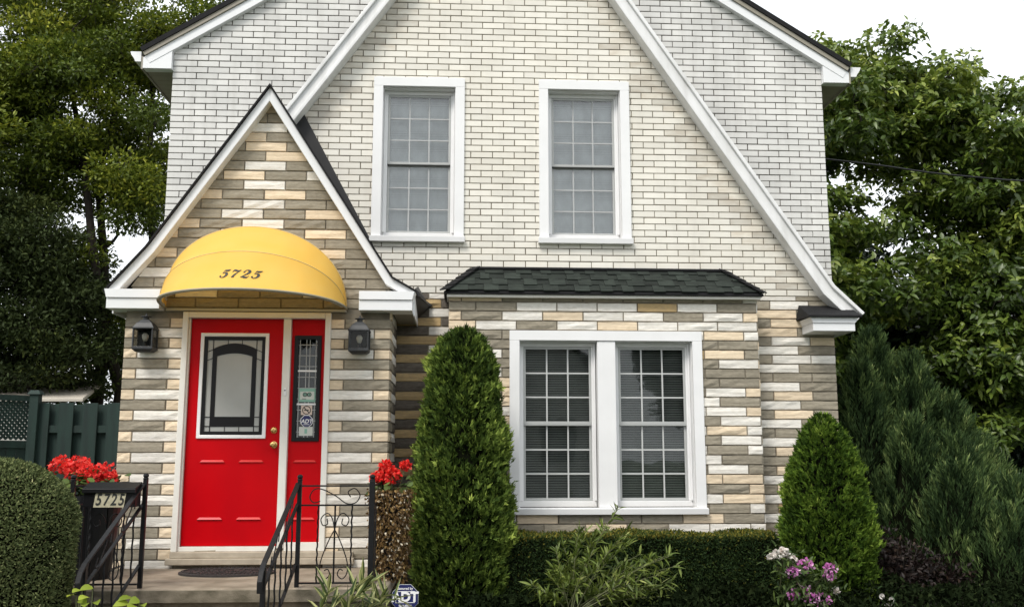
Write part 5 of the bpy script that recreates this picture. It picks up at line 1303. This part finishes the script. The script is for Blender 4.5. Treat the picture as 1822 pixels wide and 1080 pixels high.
# geraniums and planters
def geranium(name, label, c, heads, seed, pot=None, nleaf=260):
    r = np.random.default_rng(seed); t = empty(name, c); tag(t, label, 'planter')
    if pot: pot(t)
    lv = Leaves(); fl_ = Leaves(); st = MB()
    for (u, v, Y, R_) in heads:
        p = np.array(PY(u, v, Y)); n = 90
        d = rdir_(r, n); P = p + d * R_ * r.uniform(.55, 1, (n, 1)) * [1, 1, .75]
        fl_ = Leaves(); fl_.simple(P, unit(d + r.normal(0, .7, (n, 3))), unit(d + r.normal(0, .5, (n, 3))), .034 * r.uniform(.7, 1.2, n), .030, np.clip(r.normal(.55, .25, n), 0, 1), fold=.1); fl_.build('flower_head', 'red_flower', t)
        st.tube([(c[0] + (p[0] - c[0]) * .5, c[1], c[2] + (p[2] - c[2]) * .75), tuple(p)], .004, 5)
    zt = min(PY(h[0], h[1], h[2]).z for h in heads); xs_ = [PY(h[0], h[1], h[2]).x for h in heads]
    n = nleaf; P = np.stack([r.uniform(min(xs_) - .05, max(xs_) + .05, n), c[1] + r.normal(0, .09, n), zt - .05 + r.normal(0, .035, n)], 1)
    lv.blade(P, unit(r.normal(size=(n, 3)) * [1, 1, .3] + [0, -.4, .2]), np.array([0, -.3, 1.]) + r.normal(0, .3, (n, 3)), .06 * r.uniform(.7, 1.3, n), .06, np.clip(r.normal(.5, .25, n), 0, 1), droop=.3, prof=(.5, 1, .9, .4), fold=.05)
    st.build('flower_stems', 'stem', t); lv.build('leaves', 'l_ger', t)
    return t
def rdir_(r, n): return unit(r.normal(size=(n, 3)))
def pot_left(t):
    MB().lathe((-1.84, -.72, SZ + .001), [(.17, 0), (.20, .2), (.235, .58), (.255, .60), (.255, .66), (.23, .66), (.225, .63)], 28).build('tub', 'black', t, smooth=False)
    MB().lathe((-1.84, -.72, SZ + .60), [(.224, 0), (.222, .02)], 20).build('soil', 'soil', t)
geranium('geranium_planter', 'red geraniums in a dark tub behind the mailbox', (-1.84, -.72, SZ), [(103, 828, -.72, .075), (122, 836, -.75, .08), (140, 822, -.7, .075), (135, 838, -.8, .085), (155, 838, -.78, .085), (172, 845, -.75, .085), (186, 840, -.7, .085), (198, 850, -.75, .05), (112, 822, -.68, .06), (146, 830, -.68, .08), (165, 848, -.8, .07)], 61, pot_left)
def pot_right(t):
    cx, cy = XZ(693, 940, -.85)[0], -.85
    MB().lathe((cx, cy, SZ + .001 - .0), [(.10, 0), (.10, .03), (.045, .06), (.04, .38), (.06, .42), (.09, .44)], 20).build('pedestal', 'iron', t)
    MB().lathe((cx, cy, SZ + .443), [(.09, 0), (.125, .08), (.14, .2), (.15, .21), (.15, .235), (.13, .235)], 24).build('pot', 'black', t)
    r = np.random.default_rng(65); lv = Leaves(); n = 5200
    a = r.uniform(0, 2 * PI, n); h = r.random(n) ** 1.15; R_ = .155 + .014 * np.sin(a * 3) + r.normal(0, .018, n); R_ = R_ * np.where(h > .9, .8, 1)
    low = .05 + 1.3 * (np.sin(a * 5 + 1) > .1) * r.random(n)
    z = SZ + .71 - h * .86 * (1 - low * .25); keep = z > SZ - .02
    P = np.stack([cx + R_ * np.cos(a) * (1 - .3 * h), cy + R_ * np.sin(a), z], 1)[keep]; out = np.stack([np.cos(a), np.sin(a), 0 * a], 1)[keep]; n = len(P)
    ty = np.clip(r.normal(.42, .2, n), 0, .9); ty = np.where(r.random(n) < .08, 1, ty)
    lv.simple(P, unit(out * .5 + np.array([0, 0, -.8]) + r.normal(0, .5, (n, 3))), unit(out + r.normal(0, .5, (n, 3))), .026 * r.uniform(.7, 1.4, n), .019, ty)
    lv.build('trailing_foliage', 'l_brown', t)
geranium('geranium_planter', 'red geraniums over bronze trailing foliage beside the right railing', (XZ(693, 940, -.85)[0], -.85, SZ), [(675, 848, -.85, .055), (688, 838, -.85, .065), (697, 848, -.88, .07), (690, 852, -.8, .065), (686, 827, -.85, .035), (700, 842, -.82, .045), (722, 828, -.85, .035), (668, 850, -.85, .035)], 62, pot_right, 40)

# security sign on a stake
sy = -1.55; c_ = XZ(721, 1063, sy); R_ = .104
sg = empty('security_sign', (c_[0], sy, ground_z(sy))); tag(sg, 'blue octagonal ADT security sign on a stake by the stoop', 'sign')
MB().prism(octagon(c_, R_), sy, sy + .006).build('border', 'sticker_paper', sg); MB().prism(octagon(c_, R_ * .975), sy - .002, sy - .0005).build('plate', 'sign_blue', sg)
MB().prism(rect((c_[0] - R_ * .68, c_[0] + R_ * .68, c_[1] - R_ * .34, c_[1] + R_ * .46)), sy - .004, sy - .0025, [rect((c_[0] - R_ * .64, c_[0] + R_ * .64, c_[1] - R_ * .30, c_[1] + R_ * .42))]).build('white_outline', 'sign_white', sg)
text_obj('ADT', R_ * .92, (c_[0], sy - .004, c_[1] + R_ * .04), 'sign_white', sg, bold=.004)
text_obj('Secured by', R_ * .24, (c_[0], sy - .004, c_[1] + R_ * .64), 'sign_white', sg, bold=.0006)
text_obj('SECURITY', R_ * .2, (c_[0], sy - .004, c_[1] - R_ * .55), 'sign_white', sg, bold=.0006)
MB().box(c_[0] - .012, c_[0] + .012, sy + .007, sy + .015, ground_z(sy) - .1, c_[1]).build('stake', 'sash', sg)

# flowers right
def phlox():
    r = np.random.default_rng(71); base = (3.95, -1.05, ground_z(-1.05)); t = empty('phlox', base); tag(t, 'pink and white phlox flowering in front of the bright cone cedar', 'flower')
    st = MB(); lv = Leaves(); fl_ = Leaves(); wf = Leaves()
    heads = [(1385, 985, 1, .026), (1404, 990, 1, .024), (1420, 1012, 0, .06), (1432, 1005, 0, .05), (1410, 1018, 0, .04), (1478, 1010, 0, .035), (1475, 1025, 0, .03), (1425, 1052, 0, .06), (1412, 1058, 0, .035), (1443, 1066, 0, .045), (1462, 1068, 0, .055), (1372, 990, 1, .014), (1488, 1050, 1, .015), (1394, 979, 1, .018), (1412, 995, 1, .015)]
    for (u, v, w, R_) in heads:
        p = np.array(PY(u, v, -1.17 + r.uniform(-.06, .06))); n = 60; R_ = R_ * 1.2; d = rdir_(r, n)
        fl_ = Leaves(); fl_.simple(p + d * R_ * r.uniform(.6, 1, (n, 1)) * [1.1, 1, .8], unit(d + r.normal(0, .8, (n, 3))), unit(d + r.normal(0, .3, (n, 3))), .026, .026, np.clip(r.normal(.55, .28, n), 0, 1), fold=.05); fl_.build('flower_head', 'white_flower' if w else 'pink_flower', t)
        b = np.array(base) + r.normal(0, .10, 3) * [1, 1, 0]; st.tube([tuple(b), tuple((b + p) / 2 + r.normal(0, .02, 3)), tuple(p)], .005, 5)
        n = 120; s = r.random(n); P = b + (p - b) * s[:, None] + r.normal(0, .045, (n, 3))
        lv.blade(P, unit(r.normal(size=(n, 3)) + [0, 0, .3]), np.array([0, 0, 1.]) + r.normal(0, .4, (n, 3)), .075 * r.uniform(.6, 1.2, n), .021, np.clip(r.normal(.35, .22, n), 0, 1), droop=.3, prof=(.3, 1, .8, .05))
    st.build('stems', 'stem', t); lv.build('leaves', 'l_ger', t)
    return t
phlox()
def daisies(name, label, spots, base, seed, R_=.028):
    r = np.random.default_rng(seed); t = empty(name, base); tag(t, label, 'flower'); st = MB(); fl_ = Leaves(); lv = Leaves()
    for (u, v, Y) in spots:
        p = np.array(PY(u, v, Y)); n = 26; a = np.linspace(0, 2 * PI * 3, n)
        d = unit(np.stack([np.cos(a), -.5 + 0 * a, np.sin(a)], 1)); fl_ = Leaves(); fl_.simple(np.repeat(p[None], n, 0), d, np.tile([0, -1., .2], (n, 1)), R_, R_ * .5, np.clip(r.normal(.8, .2, n), 0, 1), fold=.05); fl_.build('flower_head', 'white_flower', t)
        st.tube([base, tuple((np.array(base) + p) / 2 + r.normal(0, .03, 3)), tuple(p)], .004, 5)
        m = 30; s = r.random(m); P = np.array(base) + (p - np.array(base)) * s[:, None] * .85 + r.normal(0, .04, (m, 3))
        lv.blade(P, unit(r.normal(size=(m, 3))), np.array([0, 0, 1.]) + r.normal(0, .4, (m, 3)), .06, .02, np.clip(r.normal(.2, .15, m), 0, 1), prof=(.3, 1, .8, .05))
    st.build('stems', 'stem', t); lv.build('leaves', 'l_ger', t)
daisies('white_daisy', 'white daisies low in front of the dark purple foliage', [(1568, 1060, -.9), (1585, 1066, -.9), (1577, 1077, -.9), (1589, 1076, -.9)], (4.72, -.9, ground_z(-.9)), 73)
daisies('white_flower_plant', 'white flowers at the right edge beside the juniper', [(1808, 978, 0.), (1816, 985, 0.), (1812, 995, 0.1), (1820, 972, 0.), (1805, 990, .1)], (6.45, 0., ground_z(0)), 74, .022)
def purple():
    r = np.random.default_rng(75); c = (5.15, -.1, -.5); t = empty('purple_shrub', c); tag(t, 'low dark purple leaved shrub between the cone cedar and the juniper', 'shrub')
    lv = Leaves(); n = 5200; d = rdir_(r, n); lo = np.array([[-.22, 0, .40], [.12, .05, .26], [.42, -.05, .14], [-.1, -.1, .12]])[r.integers(0, 4, n)]; P = np.array(c) + lo + d * r.uniform(.3, 1, (n, 1)) * [.30, .28, .26] + r.normal(0, .03, (n, 3))
    lv.simple(P, unit(d + r.normal(0, .6, (n, 3))), unit(d + r.normal(0, .7, (n, 3))), .05 * r.uniform(.6, 1.3, n), .024, np.clip(r.normal(.45, .25, n), 0, 1)); lv.build('leaves', 'l_purple', t)
    st = MB()
    for i in range(14): p = np.array(c) + [r.normal(0, .2), r.normal(0, .15), r.uniform(.3, .55)]; st.tube([c, tuple(p)], [.012, .004], 5)
    st.build('stems', 'bark', t)
purple()

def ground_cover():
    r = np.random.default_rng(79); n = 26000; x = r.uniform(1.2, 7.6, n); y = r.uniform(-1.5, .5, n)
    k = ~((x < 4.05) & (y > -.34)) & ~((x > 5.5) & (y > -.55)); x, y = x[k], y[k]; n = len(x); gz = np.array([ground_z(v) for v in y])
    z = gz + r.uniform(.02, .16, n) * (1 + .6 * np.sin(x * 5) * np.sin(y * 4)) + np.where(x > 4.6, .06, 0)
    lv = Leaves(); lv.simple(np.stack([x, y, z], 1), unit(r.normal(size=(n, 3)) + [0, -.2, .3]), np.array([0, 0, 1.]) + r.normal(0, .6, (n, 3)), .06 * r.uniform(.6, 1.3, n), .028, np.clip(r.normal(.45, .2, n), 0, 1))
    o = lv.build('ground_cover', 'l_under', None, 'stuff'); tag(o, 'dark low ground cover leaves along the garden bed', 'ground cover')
ground_cover()

# ------------------------------------------------------------------ trees
def tree(name, label, base, blobs, mleaf, nclump, per, L, W, seed, style='small', trunk_r=.14, stems=1, crad=(.35, .6), group=None, shell=.5, tb=.45, topgain=.0, stem_spread=.5, lat=True):
    """trunk and limbs reaching to leaf clumps scattered through ellipsoids (centre, radii)"""
    r = np.random.default_rng(seed); t = empty(name, base); tag(t, label, 'tree', group); wood = MB(); lv = Leaves()
    vol = np.array([b[1][0] * b[1][1] * b[1][2] for b in blobs]); pk = r.choice(len(blobs), nclump, p=vol / vol.sum())
    d = rdir_(r, nclump); q = r.uniform(shell, 1, nclump) ** .6
    C = np.array([blobs[k][0] for k in pk]) + d * q[:, None] * np.array([blobs[k][1] for k in pk])
    R_ = r.uniform(*crad, nclump); ct = r.normal(0, .13, nclump)
    b0 = np.array(base, float); zmin = C[:, 2].min(); zmax = C[:, 2].max(); tops = []
    for s in range(stems):
        cen = C.mean(0) if stems == 1 else C[r.integers(nclump)]
        topp = np.array([b0[0] + (cen[0] - b0[0]) * .6 + r.normal(0, stem_spread * .3), b0[1] + (cen[1] - b0[1]) * .6 + r.normal(0, .3), zmin + (zmax - zmin) * .78])
        bb = b0 + [r.normal(0, .12) * (stems > 1) * 2, r.normal(0, .12) * (stems > 1), 0]
        pts = [bb + (topp - bb) * k / 7 + (r.normal(0, .07, 3) * [1, 1, .2] if 0 < k < 7 else 0) for k in range(8)]; rs = [trunk_r * (1.25 if k == 0 else 1) * (1 - .8 * k / 7) for k in range(8)]
        wood.tube([tuple(p) for p in pts], rs, 9); tops.append((pts, rs))
    nodes = [(p, rr_) for pts, rs in tops for p, rr_ in zip(pts[2:], rs[2:])]
    axis = np.array([tops[0][0][4][0], tops[0][0][4][1], zmin + (zmax - zmin) * .4])
    for i in np.argsort(np.linalg.norm(C - axis, axis=1)):
        e = C[i]; NP_ = np.array([n_[0] for n_ in nodes]); dd = np.linalg.norm(NP_ - e, axis=1) + 1.6 * np.maximum(NP_[:, 2] - e[2] + .15, 0)
        k = int(np.argmin(dd)); a, ra = nodes[k]; l = np.linalg.norm(e - a); r0 = max(min(ra * .62, .012 + .022 * l), .007)
        c1 = a + (e - a) * .35 + r.normal(0, .09, 3) * l + np.array([0, 0, .10 * l]); c2 = a + (e - a) * .7 + r.normal(0, .07, 3) * l
        pp = _smooth([tuple(a), tuple(c1), tuple(c2), tuple(e)], 3); wood.tube(pp, [r0 * (1 - .65 * j / (len(pp) - 1)) for j in range(len(pp))], 5, cap=False)
        nodes += [(np.array(pp[4]), r0 * .75), (np.array(pp[7]), r0 * .5), (e, r0 * .36)]
        for j in range(4):
            t1 = e + rdir_(r, 1)[0] * R_[i] * .8; wood.tube([pp[-3], tuple((np.array(pp[-3]) + t1) / 2 + r.normal(0, .04, 3)), tuple(t1)], [.009, .006, .002], 4, cap=False)
    for i in range(nclump):
        n = int(per * (R_[i] / .5) ** 2); dd = rdir_(r, n); dd[:, 2] = dd[:, 2] * .75 + .12
        P = C[i] + dd * (r.random((n, 1)) ** .45) * R_[i] * [1.15, 1.15, .72]
        hz = (P[:, 2] - C[i][2]) / R_[i]
        ty = np.clip(tb + ct[i] + .12 * hz + r.normal(0, .13, n) + topgain * (C[i][2] - zmin) / (zmax - zmin), 0, 1)  # leaves lighter towards clump and crown tops: light from above put into tint
        if style == 'small':
            lv.simple(P, unit(dd + r.normal(0, .8, (n, 3)) + [0, 0, -.15]), np.array([0, 0, 1.]) + r.normal(0, .65, (n, 3)), L * r.uniform(.6, 1.3, n), W * r.uniform(.7, 1.2, n), ty)
        else:                                         # rosettes of long drooping leaves
            m = 5; a0 = r.uniform(0, 2 * PI, n); ax = unit(dd * .7 + np.array([0, 0, .6]) + r.normal(0, .45, (n, 3)))
            e1 = unit(np.cross(ax, r.normal(size=(n, 3)))); e2 = np.cross(ax, e1)
            for k in range(m):
                an = a0 + 2 * PI * k / m + r.normal(0, .5, n); dr = unit(e1 * np.cos(an)[:, None] + e2 * np.sin(an)[:, None] + ax * r.uniform(.15, .9, (n, 1)))
                lv.blade(P + r.normal(0, .03, (n, 3)), dr, ax + r.normal(0, .35, (n, 3)), L * r.uniform(.65, 1.2, n), W * r.uniform(.8, 1.2, n), np.clip(ty + r.normal(0, .08, n), 0, 1), droop=r.uniform(.1, .9, n), prof=(.35, 1, .8, .1), fold=.10)
    wood.build('trunk', 'bark', t); lv.build('crown', mleaf, t)
    return t
GZ = -.5
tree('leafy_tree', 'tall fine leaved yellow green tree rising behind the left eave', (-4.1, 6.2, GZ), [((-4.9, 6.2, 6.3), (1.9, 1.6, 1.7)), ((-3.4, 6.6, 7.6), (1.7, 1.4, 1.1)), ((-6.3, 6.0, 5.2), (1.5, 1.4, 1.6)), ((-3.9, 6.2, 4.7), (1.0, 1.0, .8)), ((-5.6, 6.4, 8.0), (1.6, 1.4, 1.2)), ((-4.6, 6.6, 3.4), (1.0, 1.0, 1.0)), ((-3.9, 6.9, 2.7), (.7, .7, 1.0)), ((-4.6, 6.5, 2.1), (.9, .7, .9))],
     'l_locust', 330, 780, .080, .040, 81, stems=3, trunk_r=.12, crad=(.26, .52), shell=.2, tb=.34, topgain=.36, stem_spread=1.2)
tree('evergreen_tree', 'dense dark evergreen tree behind the green fence', (-5.6, 5.2, GZ), [((-5.7, 5.2, 3.1), (1.5, 1.1, 1.5)), ((-5.0, 5.4, 2.2), (1.2, 1.0, .7)), ((-6.4, 5.0, 4.2), (1.0, .9, 1.0))], 'l_olive', 120, 900, .080, .036, 82, trunk_r=.16, crad=(.34, .55), shell=.3, tb=.45)
tree('leafy_tree', 'lighter small tree seen low between the fence and the house', (-4.6, 12., GZ), [((-4.5, 12., 2.4), (1.1, 1.0, .9)), ((-3.4, 12.5, 3.6), (1.0, 1, .5))], 'l_locust', 26, 420, .13, .06, 83, trunk_r=.1, crad=(.4, .6), shell=.3, tb=.5)
tree('broad_leaved_tree', 'large broad leaved tree with drooping leaves beyond the right eave', (9.0, 5.2, GZ),
     [((7.15, 5.0, 6.15), (1.35, 1.0, 1.15)), ((9.3, 5.2, 5.1), (1.5, 1.3, 1.35)), ((8.2, 5.1, 6.0), (1.0, .9, .8)), ((6.6, 5.6, 4.6), (1.0, .9, 1.0)), ((6.45, 5.2, 6.3), (.75, .7, .85)), ((6.5, 5.1, 3.1), (.8, .7, 1.2)), ((7.4, 5.0, 6.7), (.8, .7, .6)), ((9.7, 5.2, 4.4), (1.0, .8, 1.2)), ((7.0, 4.6, 3.4), (1.3, .9, 1.1)), ((9.3, 4.6, 2.6), (1.6, 1.0, 1.3)), ((8.4, 4.4, 1.4), (1.2, .8, .8)), ((10.6, 5.0, 3.4), (1.3, 1.2, 1.5))],
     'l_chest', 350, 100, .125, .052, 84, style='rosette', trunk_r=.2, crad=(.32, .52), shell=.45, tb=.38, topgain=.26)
tree('shade_tree', 'dark leafy tree filling the shade behind the broad leaved tree', (8.2, 8.5, GZ), [((7.6, 8.4, 2.6), (2.2, 1.0, 2.2)), ((10.4, 8.4, 2.2), (2.0, 1.0, 2.0)), ((8.6, 8.2, .9), (2.2, .9, 1.0)), ((12.6, 8.6, 1.8), (1.6, 1.0, 2.0))], 'l_dark', 135, 420, .17, .08, 85, trunk_r=.18, crad=(.5, .75), shell=.2, tb=.5)

# ------------------------------------------------------------------ fence, roof beyond it, cable
fn = empty('board_fence', (-3.6, 3.4, GZ)); tag(fn, 'dark green board fence behind the mailbox and the round bush', 'fence')
fy = 3.4; ftop = XZ(140, 717, fy)[1]
def fx(u): return XZ(u, 760, fy)[0]
edges = [60, 87, 112, 133, 158, 178, 214, 240]
for i in range(12):
    u0 = 61 + i * 21.5; fr_ = i % 2 == 0
    x0, x1 = fx(u0), fx(u0 + 26 if fr_ else u0 + 22)
    MB().box(x0, x1, fy - .022 if fr_ else fy + .062, fy if fr_ else fy + .084, GZ + .05, ftop - (0 if fr_ else .012) + random.uniform(-.004, .004)).build('board', 'fence', fn, bevel=.004)
for z in (ftop - .32, ftop - 1.2): MB().box(fx(58), fx(330), fy + .004, fy + .058, z - .045, z + .045).build('fence_rail', 'fence', fn)
px = fx(62); MB().box(px - .055, px + .055, fy - .09, fy + .02, GZ - .1, XZ(62, 702, fy)[1]).build('post', 'fence', fn, bevel=.005)
zt = XZ(62, 702, fy)[1]; MB().hull([(px - .08, fy - .115, zt), (px + .08, fy - .115, zt), (px + .08, fy + .045, zt), (px - .08, fy + .045, zt)], [(px - .05, fy - .085, zt + .05), (px + .05, fy - .085, zt + .05), (px + .05, fy + .015, zt + .05), (px - .05, fy + .015, zt + .05)]).build('post_cap', 'fence', fn)
lf = empty('lattice_fence', (-5.2, 2.8, GZ)); tag(lf, 'dark green fence panel with lattice top at the left edge', 'fence')
A_ = Vector((px - .06, fy - .06, 0)); Bv = Vector((-5.6, 1.7, 0)); dirv = (Bv - A_); LL = dirv.length; dirv.normalize()
ztop = XZ(40, 707, 3.1)[1]; zlat = ztop - .50
for i in range(int(LL / .125)):
    a = A_ + dirv * (i * .125); b = A_ + dirv * (i * .125 + .118)
    MB().bar(Vector((a.x, a.y, (GZ + zlat - .1) / 2)) , Vector((b.x, b.y, (GZ + zlat - .1) / 2)), .02, zlat - .1 - GZ).build('board', 'fence', lf)
for z, h in ((ztop, .07), (zlat - .06, .09)): MB().bar(Vector((A_.x, A_.y, z)), Vector((A_.x, A_.y, z)) + dirv * LL, .05, h).build('fence_rail', 'fence', lf)
for k in range(-8, int(LL / .062) + 1):
    for s in (1, -1):
        s0, s1 = k * .062, k * .062 + .45; z0, z1 = (zlat, ztop - .03) if s > 0 else (ztop - .03, zlat)
        c0, c1 = max(s0, 0), min(s1, LL)
        if c1 - c0 < .03: continue
        za, zb_ = z0 + (z1 - z0) * (c0 - s0) / .45, z0 + (z1 - z0) * (c1 - s0) / .45; off_ = Vector((dirv.y, -dirv.x, 0)) * (.006 * s)
        MB().bar(A_ + dirv * c0 + Vector((0, 0, za)) + off_, A_ + dirv * c1 + Vector((0, 0, zb_)) + off_, .008, .030).build('lattice_strip', 'fence', lf)
ab = Vector((Bv.x, Bv.y, 0)); MB().box(ab.x - .05, ab.x + .05, ab.y - .05, ab.y + .05, GZ - .1, ztop + .06).build('post', 'fence', lf)
sh = empty('garden_shed', (-6.0, 4.6, GZ)); tag(sh, 'low beige roofed shed showing above the green fence', 'shed')
r0, r1 = XZ(0, 718, 4.4), XZ(150, 718, 4.4); ze = XZ(80, 715, 4.4)[1]
MB().box(r0[0] - .6, r1[0] - .6, 4.5, 6.4, GZ, ze).build('wall', 'siding', sh)
MB().hull([(r0[0] - .8, 4.35, ze), (r1[0], 4.35, ze), (r1[0], 4.35, ze + .05), (r0[0] - .8, 4.35, ze + .05)], [(r0[0] - .8, 6.5, ze + .40), (r1[0] - .5, 6.5, ze + .40), (r1[0] - .5, 6.5, ze + .46), (r0[0] - .8, 6.5, ze + .46)]).build('roof', 'trailer', sh, bevel=.01)
MB().lathe((XZ(8, 690, 5.2)[0], 5.2, ze + .1), [(.10, 0), (.10, .10), (.12, .105), (.12, .16), (.05, .19)], 16).build('roof_vent', 'vinyl', sh)
cp = [Vector((GR, 2.2, XZ(1478, 277, 2.2)[1]))]; q = PY(1822, 322, 3.2); cp += [PY(1560, 294, 2.45), PY(1650, 307, 2.7), PY(1740, 316, 2.95), q, q + (q - PY(1740, 316, 2.95)) * 1.2 + Vector((0, 0, .08)), q + (q - PY(1740, 316, 2.95)) * 5 + Vector((0, 0, .55))]
cb = MB().tube([Vector(p) for p in _smooth([tuple(c) for c in cp])], .011, 6).build('overhead_cable', 'black'); tag(cb, 'thin black overhead cable leaving the house towards the right', 'cable')

# ------------------------------------------------------------------ across the street (seen mirrored in the panes)
oh = empty('opposite_house', (3.5, -30, -.9)); tag(oh, 'white gabled house across the street, mirrored in the bay window', 'house')
MB().prism([(0, -.9), (7, -.9), (7, 4), (3.5, 7.4), (0, 4)], -38, -30).build('wall', 'siding', oh)
slp = [(-.5, 3.75), (3.5, 7.65), (3.5, 7.9), (-.5, 4.0)]; MB().prism(slp, -38.4, -29.6).build('roof', 'roofdark', oh); MB().prism([(7 - x, z) for x, z in slp], -38.4, -29.6).build('roof', 'roofdark', oh)
for x in (1.0, 4.6): MB().box(x, x + 1.4, -29.98, -29.94, .6, 2.4).build('window', 'dark_room', oh)
for i, x in enumerate((-9, 12.5, 20)):
    tree('street_tree', ['leafy street tree across the road to the left, mirrored in the panes', 'leafy street tree across the road beside the white house, mirrored in the panes', 'farther leafy street tree across the road, mirrored in the panes'][i], (x, -29, -.9), [((x, -29, 5.2), (3.6, 2.6, 3.2))], 'l_dark', 40, 130, .4, .22, 90 + i, trunk_r=.3, crad=(.9, 1.4), group='trees across the street')
